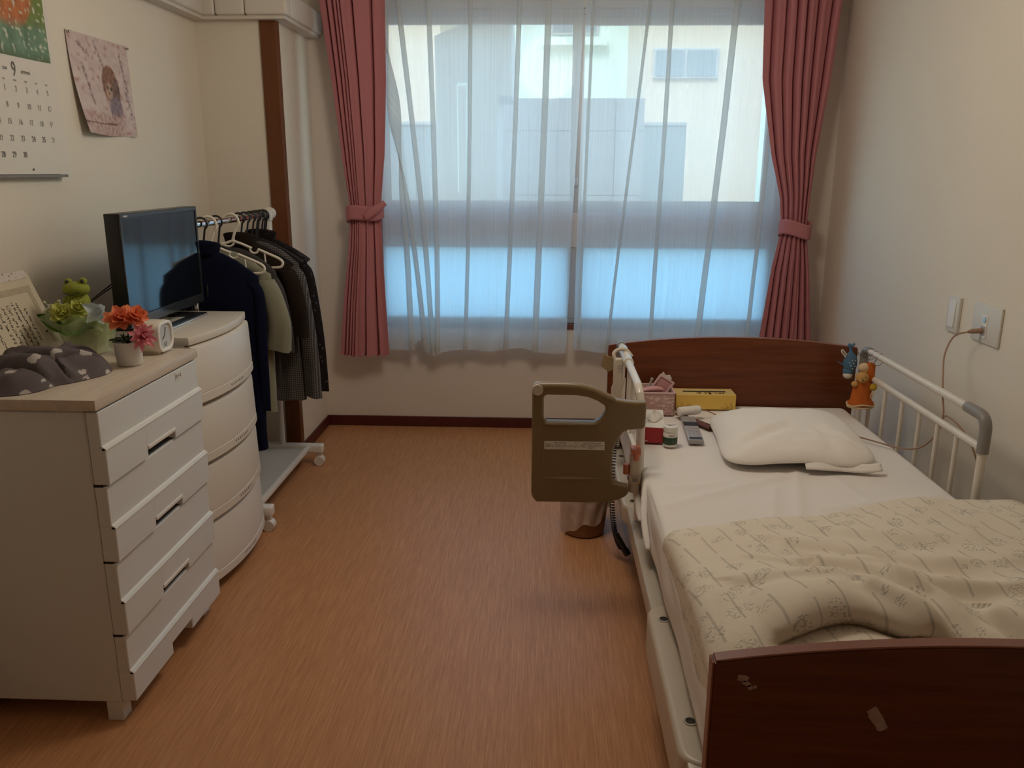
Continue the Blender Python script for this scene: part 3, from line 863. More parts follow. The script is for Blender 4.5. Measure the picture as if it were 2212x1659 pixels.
lab(fin('stand_base', b, M['tv'], tv), 'black rectangular frame-shaped foot')
fin('stand_edge', MB().box(TX + .0585, TX + .061, 2.556, 2.874, .8775, .8835), M['chrome'], tv, smooth=0)
fin('stand_neck', MB().box(TX - .075, TX - .035, 2.66, 2.77, .885, .96, .006, 2), M['tv'], tv)
for k, (ya, dx) in enumerate(((2.44, 0), (2.50, .012))):
    p = catmull([(TX - .06, ya + .08, 1.05), (TX - .12 - dx, ya - .02, .985), (TX - .19, ya - .10 + dx, .925), (-1.50, 2.33 + dx, .872)], 8)
    c = fin('power_cable', MB().tube(p, .0022, 6), M['blackp'], tv)

# ------------------------------------------------------------------ garment rack
gr = thing('garment_rack', 'white wheeled garment rack with chrome bar behind the drawer unit', 'rack', (-1.25, 3.38, 0))
GX, GY0, GY1, GZ = -1.25, 2.985, 3.735, 1.182
def gx(y): return GX - .036 * (GY1 - y) / (GY1 - GY0)   # the rack stands slightly askew
lab(fin('hanging_bar', MB().tube([(gx(GY0 - .02), GY0 - .02, GZ), (gx(GY1 + .02), GY1 + .02, GZ)], .013, 16), M['chrome'], gr), 'chrome hanging bar')
for yy in (GY0, GY1):
    fin('upright', MB().tube([(gx(yy), yy, .10), (gx(yy), yy, 1.13)], .010, 12), M['chrome'], gr)
    fin('sleeve', MB().tube([(gx(yy), yy, .10), (gx(yy), yy, .42)], .013, 12), M['white'], gr)
    fin('bar_socket', MB().tube([(gx(yy), yy, 1.085), (gx(yy), yy, 1.175)], .017, 14).box(gx(yy) - .02, gx(yy) + .02, yy - .018, yy + .018, 1.155, 1.20, .006, 2), M['white'], gr)
    sgn = 1 if yy > 3.3 else -1
    if sgn > 0: fin('end_cap', MB().lathe([(0, .030), (.018, .028), (.027, .018), (.028, 0), (.026, -.012), (0, -.012)], (gx(yy), yy + sgn * .028, GZ + .004), 20, Matrix.Rotation(-sgn * math.pi / 2, 4, 'X')), M['white'], gr)
    f_ = fin('foot_bar', MB().box(-1.455, -1.055, yy - .022, yy + .022, .062, .104, .010, 3), M['white'], gr)
    for cx in (-1.075, -1.435):
        fin('caster', MB().tube([(cx, yy - .003 - .018, .0235), (cx, yy - .003 + .018, .0235)], .0235, 18).box(cx - .012, cx + .012, yy - .010, yy + .010, .03, .066, .004, 1), M['white'], gr)
sh = fin('lower_shelf', MB().box(-1.375, -1.125, GY0 + .022, GY1 - .022, .082, .088), M['mesh'], gr, smooth=0)
fin('shelf_rim', MB().box(-1.135, -1.115, GY0 + .01, GY1 - .01, .078, .100, .004, 2).box(-1.385, -1.365, GY0 + .01, GY1 - .01, .078, .100, .004, 2), M['white'], sh)

# ------------------------------------------------------------------ hangers and clothes
def hook_pts(y, zb_, n=14, r=.0235, lean=0.0):
    zc = GZ + .013 + .003 - r + .0062
    pts = [Vector((gx(y), y, zb_)), Vector((gx(y), y, zc - r - .012)), Vector((gx(y) + .004, y, zc - r - .002))]
    pts = [Vector((gx(y), y, zb_))]
    for k in range(n + 1):
        a = math.radians(-55 + 235 * k / n)
        pts.append(Vector((gx(y) + r * math.cos(a), y + lean * k / n, zc + r * math.sin(a))))
    return pts
def hanger(label, y, matl, group, hw=.195, drop=.10, bar=True, zneck=1.105, r=.004, yaw=0.0):
    h = thing('clothes_hanger', label, 'hanger', (gx(y), y, zneck), group)
    fin('hook', MB().tube(catmull(hook_pts(y, zneck - .005), 2), r, 8), matl, h)
    b = MB()
    arm = [(-hw, -drop), (-hw * .8, -drop * .72), (-hw * .4, -drop * .28), (0, 0), (hw * .4, -drop * .28), (hw * .8, -drop * .72), (hw, -drop)]
    cw, sw = math.cos(yaw), math.sin(yaw)
    pt = lambda a, c: (gx(y) + a * cw, y + a * sw, zneck + c)
    b.tube(catmull([pt(a, c) for a, c in arm], 4), r * 1.5, 8, sq=(1, 1.3))
    fin('arm', b, matl, h)
    if bar:
        fin('trouser_bar', MB().tube(catmull([pt(-hw, -drop), pt(-hw * .98, -drop - .02), pt(-hw * .85, -drop - .032), pt(0, -drop - .034), pt(hw * .85, -drop - .032), pt(hw * .98, -drop - .02), pt(hw, -drop)], 4), r * 1.2, 8), matl, h)
    return h
def ivory_hanger(label, y, yaw):
    """broad ivory plastic hanger with notches, neck hook and a trouser bar"""
    h = thing('clothes_hanger', label, 'hanger', (gx(y), y, 1.10), 'ivory plastic hangers')
    zn = 1.098
    fin('hook', MB().tube(catmull(hook_pts(y, zn, r=.030), 2), .0055, 8), M['hangerw'], h)
    cw, sw = math.cos(yaw), math.sin(yaw)
    pt = lambda a, c: (gx(y) + a * cw, y + a * sw, zn + c)
    b = MB()
    for sg in (-1, 1):
        b.tube([pt(0, 0), pt(sg * .035, -.012), pt(sg * .075, -.030)], .0055, 8)
        b.tube(catmull([pt(sg * .068, -.028), pt(sg * .070, -.042), pt(sg * .085, -.050), pt(sg * .098, -.044), pt(sg * .100, -.034)], 4), .0045, 8)
        b.tube(catmull([pt(sg * .100, -.034), pt(sg * .15, -.056), pt(sg * .185, -.073), pt(sg * .197, -.088), pt(sg * .19, -.104), pt(sg * .17, -.108)], 5), .0055, 8)
        b.tube([pt(sg * .125, -.046), pt(sg * .128, -.106)], .0035, 6)
    fin('arm', b, M['hangerw'], h)
    fin('trouser_bar', MB().tube([pt(-.175, -.108), pt(.175, -.108)], .0048, 8), M['hangerw'], h)
    fin('neck_ring', MB().tube(catmull([pt(-.045, -.006), pt(-.035, -.018), pt(-.012, -.022), pt(.004, -.010), pt(.004, .02)], 5), .0045, 8), M['hangerw'], h)
    return h
hanger('black plastic hanger inside the navy cardigan, nearest on the bar', 3.075, M['blackp'], None, zneck=1.085)
hanger('black plastic hanger between the two ivory hangers', 3.205, M['blackp'], None, zneck=1.085)
for yy, nm in ((3.42, 'brown fleece'), (3.54, 'checked shirt'), (3.645, 'black floral blouse')):
    hanger('black plastic hanger holding the ' + nm, yy, M['blackp'], None, zneck=1.085)
for yy, nm in ((3.690, 'spare black hanger next to the white bar socket, last on the bar'), (3.672, 'spare black hanger second from the white bar socket'), (3.60, 'spare black hanger between the blouse and the checked shirt'), (3.585, 'spare black hanger touching the back of the checked shirt'), (3.48, 'spare black hanger between the checked shirt and brown fleece')):
    hanger(nm, yy, M['blackp'], 'spare black hangers', zneck=1.085, bar=False)
ivory_hanger('empty ivory plastic hanger in front, above the sage shirt', 3.14, .10)
ivory_hanger('second ivory plastic hanger, half hidden by the brown fleece', 3.345, .05)

def garment(name, label, y, z0, zhem, hw, matl, th=.035, flare=1.0, sl=None, collar=False, seed=0, x0=None):
    x0 = gx(y)
    g = thing(name, label, 'clothes', (x0, y, zhem))
    ls = [(0, .055, .020), (.04, .075, .022), (.12, .35, .6), ]
    zs = [z0, z0 - .010, z0 - .035, z0 - .065, z0 - .092, z0 - .125, z0 - .17]
    ws = [.045, .075, .125, .165, hw * .985, hw, hw * .97]
    ts = [.016, .019, .022, .025, .026, .030, th]
    k = 14
    for i in range(1, k + 1):
        t = i / k
        zs.append(lerp(z0 - .17, zhem, t)); ws.append(hw * lerp(.95, .95 * flare, t)); ts.append(lerp(th, th * 1.15, t))
    b = MB()
    nu = 56; rings = []
    for z, w_, t_ in zip(zs, ws, ts):
        ring = []
        v = (z0 - z) / (z0 - zhem)
        for i in range(nu):
            a = 2 * math.pi * i / nu
            ca, sa = math.cos(a), math.sin(a)
            cx = math.copysign(abs(ca) ** .75, ca) * w_
            rip = 1 + (.55 * v) * math.sin(cx * 62 + seed + 1.2 * v) * .6 + .25 * v * math.sin(cx * 131 + 2 * seed)
            cyv = math.copysign(abs(sa) ** .8, sa) * t_ * (.65 + .35 * rip)
            cyv += .014 * v * nz3(cx * 8, v * 3, seed)
            ring.append(b.bm.verts.new((x0 + cx + .006 * v * nz3(v * 6, seed, ca), y + cyv, z + (.004 * math.sin(cx * 70 + seed) if v > .99 else 0))))
        rings.append(ring)
    for r0, r1 in zip(rings, rings[1:]):
        for i in range(nu): b.bm.faces.new((r0[i], r0[(i + 1) % nu], r1[(i + 1) % nu], r1[i]))
    b.bm.faces.new(rings[0]); b.bm.faces.new(list(reversed(rings[-1])))
    fin('body', b, matl, g, smooth=60)
    if sl:
        zc, out, r0, r1 = sl
        for sg in (-1, 1):
            b = MB()
            xs = x0 + sg * (hw - .035)
            P = catmull([(xs, y, z0 - .115), (xs + sg * .028, y - .004, z0 - .17), (lerp(xs, x0 + sg * out, .6), y - .006, lerp(z0 - .17, zc, .5)), (x0 + sg * (out - r1 * .55), y - .004, zc)], 6)
            n = len(P); R2 = [lerp(r0, r1, i / (n - 1)) for i in range(n)]
            nr = 26; rings = []
            for i, p in enumerate(P):
                ring = []
                for q in range(nr):
                    a = 2 * math.pi * q / nr
                    rr = R2[i] * (1 + .13 * math.sin(4 * a + .12 * i + seed) * (i / n))
                    ring.append(b.bm.verts.new((p.x + rr * .60 * math.cos(a), p.y + rr * .50 * math.sin(a), p.z - .16 * rr * math.cos(a) * sg * (i / n))))
                rings.append(ring)
            for ra, rb in zip(rings, rings[1:]):
                for q in range(nr): b.bm.faces.new((ra[q], ra[(q + 1) % nr], rb[(q + 1) % nr], rb[q]))
            b.bm.faces.new(rings[0])
            inner = [b.bm.verts.new((P[-1].x + (v.co.x - P[-1].x) * .8, P[-1].y + (v.co.y - P[-1].y) * .8, v.co.z + .03)) for v in rings[-1]]
            for q in range(nr): b.bm.faces.new((rings[-1][q], rings[-1][(q + 1) % nr], inner[(q + 1) % nr], inner[q]))
            b.bm.faces.new(list(reversed(inner)))
            fin('sleeve', b, matl, g, smooth=60)
    if collar:
        b = MB()
        b.grid(lambda u, v: Vector((x0 + (.055 + .012 * v) * math.cos(2 * math.pi * u), y + (.026 + .010 * v) * math.sin(2 * math.pi * u), z0 - .018 + .045 * v * (1 - .35 * math.sin(2 * math.pi * u)))), 28, 5, close_u=True)
        fin('collar', b, matl, g, smooth=60, solid=.004)
    return g
nv = garment('navy_cardigan', 'long dark navy knit cardigan hanging nearest, next to the drawer unit', 3.075, 1.082, .305, .205, M['navy'], .040, 1.0, (.47, .215, .045, .035), True, 1.1)
b = MB()
for dx in (-.075, -.045, -.012, .018):
    b.box(gx(3.075) + dx, gx(3.075) + dx + .004, 3.075 - .0405, 3.075 - .036, .60, .96)
lab(fin('fringe_stripe', b, M['charcoal'], nv, smooth=0), 'paler vertical stripes down the front')
garment('sage_shirt', 'sage green short-sleeved shirt hanging behind the navy cardigan', 3.20, 1.075, .425, .205, M['green'], .034, 1.0, (.685, .262, .075, .085), False, 2.3)
garment('brown_fleece', 'dark brown fleece top hanging in the middle of the rack', 3.42, 1.088, .62, .210, M['brown'], .042, 1.04, (.695, .262, .075, .062), True, 3.1)
garment('checked_shirt', 'grey checked shirt hanging between the brown fleece and black blouse', 3.54, 1.08, .385, .200, M['check'], .034, 1.05, (.395, .262, .060, .058), False, 4.2)
garment('charcoal_vest', 'charcoal long vest hanging behind the sage shirt', 3.285, 1.075, .50, .195, M['charcoal'], .022, 1.0, (.66, .245, .06, .05), False, 0.3)
garment('black_floral_blouse', 'black floral blouse hanging farthest, beside the brown post', 3.645, 1.085, .42, .200, M['floral'], .032, 1.08, (.40, .262, .062, .050), True, 5.5)

# ------------------------------------------------------------------ wall paper things: calendar, poster
def print_grid(name, f, nu, nv, colf, parent, matl):
    b = MB(); b.grid(f, nu, nv)
    o = fin(name, b, matl, parent, smooth=60)
    at = o.data.color_attributes.new('Col', 'FLOAT_COLOR', 'POINT')
    for j in range(nv):
        for i in range(nu):
            c = colf(i / (nu - 1), j / (nv - 1))
            at.data[j * nu + i].color = (max(c[0], 0), max(c[1], 0), max(c[2], 0), 1)
    return o
def mixc(a, b_, t):
    t = min(1, max(0, t)); return tuple(a[i] + (b_[i] - a[i]) * t for i in range(3))
cal = thing('wall_calendar', 'large wall calendar page for September with animal photo, on left wall', 'calendar', (XL + .01, 2.50, 1.36))
KY0, KY1 = 2.315, 2.692
def calp(u, v, off=.012):
    z = lerp(2.06, 1.362, v)
    lift = .010 * sstep(.4, 1, v) + .012 * sstep(.80, 1, u) * v
    return Vector((XL + off + lift, lerp(KY0, KY1, u) - .008 * sstep(.5, 1, v) * u, z))
b = MB(); b.grid(calp, 24, 40)
fin('page', b, M['paper'], cal, smooth=60, solid=0)
b = MB().box(XL + .002, XL + .010, KY0 + .004, KY1 - .02, 1.352, 2.06)
fin('under_pages', b, M['paper'], cal, smooth=0)
b = MB().box(XL + .008, XL + .026, KY0 + .004, KY1 - .012, 1.3525, 1.3605)
lab(fin('bottom_edge', b, M['ink2'], cal, smooth=0), 'dark lower edge of the pages')
def calphoto(u, v):
    n = nz3(u * 9, v * 9, 1) * .5 + nz3(u * 30, v * 30, 2) * .25
    g = mixc(S(92, 108, 30), S(120, 140, 60), .5 + n)
    c = g
    body = 1 - ((u - .42) / .44) ** 2 - ((v - .46) / .36) ** 2
    c = mixc(c, mixc(S(150, 78, 22), S(205, 120, 55), .5 + n * 1.3), (body + .1) * 5)
    low = (v - .70 - .05 * nz3(u * 5, 3, 1)) / .08
    c = mixc(c, mixc(S(78, 108, 80), S(120, 150, 120), .5 + n), low)
    d = nz3(u * 26, v * 30, 7)
    if v > .55 and d > .30: c = mixc(c, S(205, 205, 180), (d - .30) * 6)
    if v > .93: c = mixc(c, S(72, 88, 40), (v - .93) * 12)
    return c
print_grid('photo_print', lambda u, v: calp(.02 + u * .93, v * .525, .0128), 80, 70, calphoto, cal, M['print'])
tb = MB(); tf = MB()
def ctext(bq, s, y, z, size, sx=.85):
    v = (2.06 - z) / (2.06 - 1.362)
    u = (y - KY0) / (KY1 - KY0)
    p = calp(min(u, 1), v, .0132)
    bq.text(s, size, (p.x, y, z), Y, Z, 'CENTER', sx)
cols = [2.330, 2.377, 2.427, 2.478, 2.530, 2.582, 2.633]
for d in range(1, 31):
    wd = (d + 1) % 7  # 1st falls on the third column
    r = (d + 1) // 7
    yv = cols[wd] + .004 - r * .002; zv = 1.602 - r * .0462
    ctext(tb if d in (24, 25, 28, 29, 30) else tf, str(d), yv, zv, .0235, .8)
ctext(tb, '9', 2.486, 1.655, .060, .72)
ctext(tb, '2026', 2.445, 1.656, .0115, .9); ctext(tb, 'SEPTEMBER', 2.541, 1.652, .0115, .78)
for k, s_ in enumerate(('SUN', 'MON', 'TUE', 'WED', 'THU', 'FRI', 'SAT')):
    ctext(tf, s_, cols[k] + .004, 1.626, .0075, .9)
fin('printed_figures', tb, M['ink3'], cal, smooth=0)['kind'] = 'stuff'
fin('faint_figures', tf, M['ink4'], cal, smooth=0)['kind'] = 'stuff'
fin('punch_hole', MB().tube([(XL + .0235, 2.504, 1.376), (XL + .0245, 2.504, 1.376)], .003, 8), M['ink'], cal)

def postp(u, v):
    z = lerp(1.815, 1.497, v) - .006 * math.sin(u * 3) * v
    curl = .030 * v * v * (1 - u) ** 2 + .004 * math.sin(u * 6) * v
    return Vector((XL + .004 + curl + .010 * v * sstep(.85, 1, u), lerp(2.805, 3.205, u) + .028 * v * v * (1 - u) ** 3, z))
def poodle(u, v):
    n = nz3(u * 8, v * 8, 3) * .5 + nz3(u * 22, v * 22, 5) * .35
    c = mixc(S(214, 196, 190), S(196, 172, 170), .5 + n * 1.2)
    d = nz3(u * 14 + 3, v * 16, 9)
    if d > .2: c = mixc(c, S(178, 130, 124), (d - .2) * 2.2)
    # dark branch flecks
    for (bx, by, ex, ey) in ((.18, .30, .24, .52), (.22, .5, .28, .68), (.42, .05, .56, .35), (.84, .1, .93, .5), (.15, .1, .3, .2), (.9, .5, .97, .85)):
        t = min(1, max(0, ((u - bx) * (ex - bx) + (v - by) * (ey - by)) / ((ex - bx) ** 2 + (ey - by) ** 2)))
        dd = math.hypot(u - bx - t * (ex - bx), v - by - t * (ey - by))
        if dd < .022 and nz3(u * 40, v * 40, 1) > -.15: c = mixc(c, S(120, 92, 92), 1.0 - dd / .03)
    n2 = nz3(u * 24, v * 24, 11)
    head = 1 - ((u - .62) / .145) ** 2 - ((v - .45) / .20) ** 2
    if head > 0: c = mixc(c, mixc(S(104, 66, 48), S(160, 112, 86), .5 + n2 * 1.1), head * 6)
    ear = 1 - ((u - .73) / .075) ** 2 - ((v - .55) / .18) ** 2
    if ear > 0: c = mixc(c, mixc(S(96, 66, 58), S(130, 98, 88), .5 + n2), ear * 5)
    face = 1 - ((u - .60) / .075) ** 2 - ((v - .53) / .11) ** 2
    if face > 0: c = mixc(c, S(182, 150, 130), face * 1.6)
    bod = 1 - ((u - .70) / .13) ** 2 - ((v - .70) / .13) ** 2
    if bod > 0: c = mixc(c, mixc(S(106, 92, 104), S(150, 130, 140), .5 + n2), bod * 4)
    for ex, ey, r in ((.575, .49, .018), (.64, .50, .018), (.60, .548, .012)):
        if math.hypot((u - ex), (v - ey) * .85) < r: c = S(58, 40, 38)
    if v > .74:
        bas = sstep(.74, .8, v) * (1 if .12 < u < .8 else .3)
        c = mixc(c, mixc(S(160, 112, 104), S(206, 180, 172), .5 + n2 * 1.3), bas * .75)
    if abs(v - .885 + .02 * u) < .008 and u < .7: c = S(120, 80, 72)
    return c
po = thing('puppy_poster', 'pinned pink poster of a curly brown puppy, right of the calendar', 'poster', (XL + .004, 3.0, 1.49))
b = MB(); b.grid(lambda u, v: postp(u, v) - Vector((.0006, 0, 0)), 26, 26)
fin('sheet', b, M['paper'], po, smooth=60)
print_grid('photo_print', postp, 100, 84, poodle, po, M['print'])
for (yy, zz, lb) in ((2.812, 1.808, 'steel push pin at the upper left of the puppy poster'), (3.196, 1.806, 'steel push pin at the upper right of the puppy poster')):
    tag(fin('push_pin', MB().lathe([(0, .012), (.003, .0115), (.0045, .008), (.003, .004), (.0035, .0), (0, 0)], (XL + .0045, yy, zz), 12, Matrix.Rotation(math.pi / 2, 4, 'Y')), M['steel']), lb, 'pin', 'push pins holding the poster')

# ------------------------------------------------------------------ things on the chest
ZT = .8612
# certificate leaning on the wall
ce = thing('certificate', 'cream certificate with patterned strip leaning on the wall behind the bouquet', 'certificate', (-1.50, 2.27, ZT))
lean = Vector((-.045, .025, .225)); org = Vector((-1.445, 2.0, ZT + .003))
aY = Vector((0, 1, 0)); aZ = Vector((-.095, 0, .235)).normalized(); nX = aY.cross(aZ).normalized()
def cer(a0, a1, b0, b1, off, dep):
    q = MB(); q.prism([(a0, b0), (a1, b0), (a1, b1), (a0, b1)], org + nX * off, aY, aZ, dep); return q
def certo(a, bq): return org + aY * a + aZ * bq
fin('board', cer(0, .385, 0, .235, 0, .004), M['cert'], ce, smooth=0)
fin('pattern_strip', cer(0, .375, .218, .242, .0042, .001), M['certstrip'], ce, smooth=0)
q = cer(.02, .365, .178, .196, .0041, .0006)
q.prism([(.345, .02), (.362, .02), (.362, .178), (.345, .178)], org + nX * .0041, aY, aZ, .0006)
q.prism([(.055, .0), (.070, .0), (.070, .178), (.055, .178)], org + nX * .0041, aY, aZ, .0006)
fin('border_print', q, M['certband'], ce, smooth=0)
q = MB(); rnd = random.Random(4)
for c, (hh, top) in enumerate(((.10, .13), (.14, .15), (.135, .152), (.14, .15), (.12, .145), (.14, .15), (.05, .145), (.13, .135))):
    a = .295 - c * .022
    zc = top
    while zc > top - hh:
        sz = rnd.uniform(.006, .0105)
        for s_ in range(3):
            da, db = rnd.uniform(-.004, .004), rnd.uniform(-.004, .004)
            if rnd.random() < .5: q.prism([(a + da - .0045, zc + db), (a + da + .0045, zc + db), (a + da + .0045, zc + db + .0016), (a + da - .0045, zc + db + .0016)], org + nX * .0042, aY, aZ, .0004)
            else: q.prism([(a + da, zc + db - .0045), (a + da + .0016, zc + db - .0045), (a + da + .0016, zc + db + .0045), (a + da, zc + db + .0045)], org + nX * .0042, aY, aZ, .0004)
        zc -= sz + .004
fin('brush_writing', q, M['ink'], ce, smooth=0)['kind'] = 'stuff'

# crumpled gray cloth
def clothz(u, v):
    a = 2 * math.pi * u
    r = v
    wob = 1 + .08 * math.sin(3 * a + .5) + .07 * math.sin(5 * a + 1) + .08 * nz3(math.cos(a) * 2.4, math.sin(a) * 2.4, 4)
    x = -1.292 + .140 * r * wob * math.cos(a); y = 2.020 + .195 * r * wob * math.sin(a)
    dome = max(0, 1 - r ** 3.2) ** .8
    ridge = 0
    for k, (an, fr, off) in enumerate(((1.15, 36, 0), (1.5, 58, 2), (.8, 84, 5))):
        q = x * math.cos(an) + y * math.sin(an)
        w = nz3(x * 5 + off, y * 5, k * 3)
        ridge += (.5 + .5 * math.sin(q * fr + 4 * w)) ** 1.6 * max(0, .55 + w) * (.030, .020, .010)[k]
    h = .056 * dome * (.85 + .3 * nz3(x * 5, y * 5, 9)) + ridge * (1 - r ** 6) - .012 * (1 - r ** 6)
    for c0, sl, wv, w_, dp in ((1.905, .30, .018, .0055, .030), (2.005, -.25, .022, .005, .026), (2.095, .55, .015, .005, .022), (1.955, .9, .02, .004, .014)):
        d = (y - (c0 + sl * (x + 1.29) + wv * math.sin(x * 38 + c0 * 50))) / w_
        h -= dp * math.exp(-d * d) * min(1, 1.6 * dome) - .006 * math.exp(-((d - 3.5) / 3) ** 2) * dome
    return Vector((x, y, ZT + max(.0015, h + .010 * (1 - r ** 10) * (1 + .8 * r * r * math.sin(9 * a)))))
b = MB(); b.grid(clothz, 190, 110, close_u=True)
tag(fin('crumpled_cloth', b, M['graycloth'], smooth=70), 'crumpled grey cloth with white animal print on the near end of the chest', 'cloth')

# flower helpers
def petal(bm_, c, direction, length, width, cup, up=Vector((0, 0, 1)), n=7, round_=False):
    d = Vector(direction).normalized(); s_ = d.cross(up)
    if s_.length < 1e-4: s_ = d.orthogonal()
    s_.normalize(); nn = s_.cross(d).normalized(); c = Vector(c)
    def f(u, v):
        w_ = width * (math.sin(math.pi * (.10 + .80 * v)) if round_ else math.sin(math.pi * (min(1, .12 + .88 * v)) ** .8))
        t = (u - .5) * 2
        return c + d * (length * v) + s_ * (w_ * .5 * t) + nn * (cup * v * v * length + .18 * width * t * t)
    bm_.grid(f, 5, n)
def bloom(name, c, axis, R_, n_layers, matl, parent, count=9, width=.55, seed=0, round_=False):
    ax = Vector(axis).normalized(); e1 = ax.orthogonal().normalized(); e2 = ax.cross(e1)
    rr = random.Random(seed)
    for L_ in range(n_layers):
        b = MB()
        t = L_ / max(1, n_layers - 1)
        cnt = max(4, int(count * (1 - .45 * t)))
        for k in range(cnt):
            a = 2 * math.pi * (k + .5 * L_) / cnt + rr.uniform(-.15, .15)
            el = lerp(.05, 1.15, t) + rr.uniform(-.12, .12)
            d = (e1 * math.cos(a) + e2 * math.sin(a)) * math.cos(el) + ax * math.sin(el)
            petal(b, Vector(c) + ax * (.003 * L_), d, R_ * lerp(1, .55, t) * rr.uniform(.88, 1.08), R_ * width, lerp(.15, .35, t) * rr.uniform(.4, 1.2), up=ax, round_=round_)
        fin('petals', b, matl, parent, smooth=80)
def leafm(name, c, d, L_, w_, droop, matl, parent, up=Vector((0, 0, 1))):
    b = MB(); petal(b, c, d, L_, w_, droop, up=up, n=9)
    return fin(name, b, matl, parent, smooth=80)
# white pot with artificial flowers
pt = thing('flower_pot', 'small white pot of orange and pink artificial flowers on the chest', 'pot plant', (-1.128, 2.165, ZT))
PC = Vector((-1.130, 2.160, ZT))
fin('pot', MB().lathe([(0, .001), (.030, .001), (.032, .004), (.0375, .064), (.0385, .066), (.036, .066), (.034, .058), (0, .056)], PC, 32), M['potw'], pt)
b = MB()
for k in range(7):
    a = k * .9; b.tube([PC + Vector((0, 0, .055)), PC + Vector((.015 * math.cos(a), .015 * math.sin(a), .085))], .002, 6)
fin('stems', b, M['leafd'], pt)
for k in range(9):
    a = k * .7; leafm('leaf', PC + Vector((0, 0, .06)), (math.cos(a), math.sin(a), .5), .045, .03, -.3, M['leafd'], pt)
bloom('orange', PC + Vector((-.014, -.002, .124)), (.35, -.5, .6), .043, 4, M['petal_o'], pt, 8, .62, 1, True)
bloom('orange', PC + Vector((.022, .010, .126)), (.6, -.2, .6), .040, 4, M['petal_o'], pt, 8, .62, 2, True)
bloom('pink', PC + Vector((.046, -.012, .082)), (.75, -.6, .25), .043, 4, M['petal_p'], pt, 10, .45, 3)

# frog bouquet
bq = thing('frog_bouquet', 'wrapped bouquet with a green frog plush among yellow-green flowers', 'bouquet', (-1.36, 2.32, ZT))
BC = Vector((-1.315, 2.300, ZT))
b = MB().prism([(-.040, -.028), (.036, -.028), (.040, .028), (-.040, .028)], BC + Vector((0, 0, .0005)), X, Y, .066, .004)
lab(fin('base_box', b, M['boxgreen'], bq), 'pale green translucent box at the foot')
def cone(r0, r1, z0, z1, wav, ph):
    return lambda u, v: BC + Vector((-.020 * v + lerp(r0, r1, v) * (1 + wav * v * math.sin(9 * 2 * math.pi * u + ph)) * math.cos(2 * math.pi * u), lerp(r0, r1, v) * .8 * (1 + wav * v * math.sin(7 * 2 * math.pi * u)) * math.sin(2 * math.pi * u), lerp(z0, z1, v) + .015 * v * math.sin(5 * 2 * math.pi * u + ph)))
b = MB(); b.grid(cone(.060, .100, .006, .112, .16, 0), 72, 8, close_u=True); fin('cellophane_wrap', b, M['cello'], bq, smooth=80)
b = MB(); b.grid(cone(.056, .084, .035, .108, .15, 2), 72, 8, close_u=True); fin('green_tulle', b, M['tullegreen'], bq, smooth=80)
FC = BC + Vector((-.045, .045, .168))
fin('frog_body', MB().ball(FC + Vector((0, 0, -.030)), (.034, .030, .040)).ball(FC + Vector((.026, -.018, -.030)), (.012, .012, .022)).ball(FC + Vector((-.026, -.012, -.030)), (.012, .012, .022)), M['frog'], bq, smooth=80)
hd = fin('frog_head', MB().ball(FC + Vector((.002, -.006, .012)), (.038, .032, .022)).ball(FC + Vector((-.020, -.004, .032)), .0115).ball(FC + Vector((.024, -.004, .034)), .0115), M['frog'], bq, smooth=80)
fin('frog_eyes', MB().ball(FC + Vector((-.019, -.013, .034)), .0055, 12, 8).ball(FC + Vector((.026, -.013, .036)), .0055, 12, 8), M['blackp'], hd)
fin('frog_mouth', MB().tube(catmull([FC + Vector((-.020, -.036, .004)), FC + Vector((.002, -.041, -.002)), FC + Vector((.026, -.034, .006))], 6), .0016, 6), M['leafd'], hd)
bloom('rose', BC + Vector((-.046, -.040, .120)), (.35, -.7, .5), .036, 4, M['petal_g'], bq, 7, .8, 5, True)
bloom('rose', BC + Vector((-.006, -.020, .130)), (.4, -.6, .6), .034, 4, M['petal_g'], bq, 7, .8, 6, True)
bloom('rose', BC + Vector((-.080, -.025, .118)), (-.1, -.7, .5), .030, 3, M['petal_w'], bq, 6, .8, 7, True)
leafm('broad_leaf', BC + Vector((-.042, -.058, .078)), (1.0, .02, .10), .088, .052, -.12, M['leaf'], bq, Vector((.1, -.75, .6)))
leafm('broad_leaf', BC + Vector((-.03, -.035, .075)), (-.9, -.1, .45), .10, .055, -.1, M['leaf'], bq, Vector((0, -.7, .6)))
for k, (d, L_) in enumerate((((1, .2, .25), .075), ((.9, -.3, -.15), .06), ((.7, -.5, -.3), .055), ((1, .5, .4), .06), ((-.9, .1, .8), .07))):
    leafm('leaf', BC + Vector((.012, -.015, .085)), d, L_, .022, -.2, M['petal_w'] if k in (1, 2) else M['leaf'], bq)
RB = BC + Vector((.056, -.030, .126))
for k, d in enumerate(((-.8, -.2, .5), (.8, -.3, .4), (.5, -.3, -.7), (-.4, -.4, -.6))):
    leafm('bow_loop', RB, d, .046, .034, .3, M['ribbon'], bq, Vector((0, -1, .3)))
fin('bow_knot', MB().ball(RB, .008, 12, 8), M['ribbon'], bq)
b = MB(); rnd = random.Random(9)
for k in range(9):
    p = BC + Vector((-.085 + rnd.uniform(-.03, .03), -.01 + rnd.uniform(-.02, .03), .135 + rnd.uniform(-.02, .03)))
    b.tube([BC + Vector((-.03, 0, .08)), p], .0007, 4); b.ball(p, .0042, 8, 6)
fin('gypsophila', b, M['petal_w'], bq)

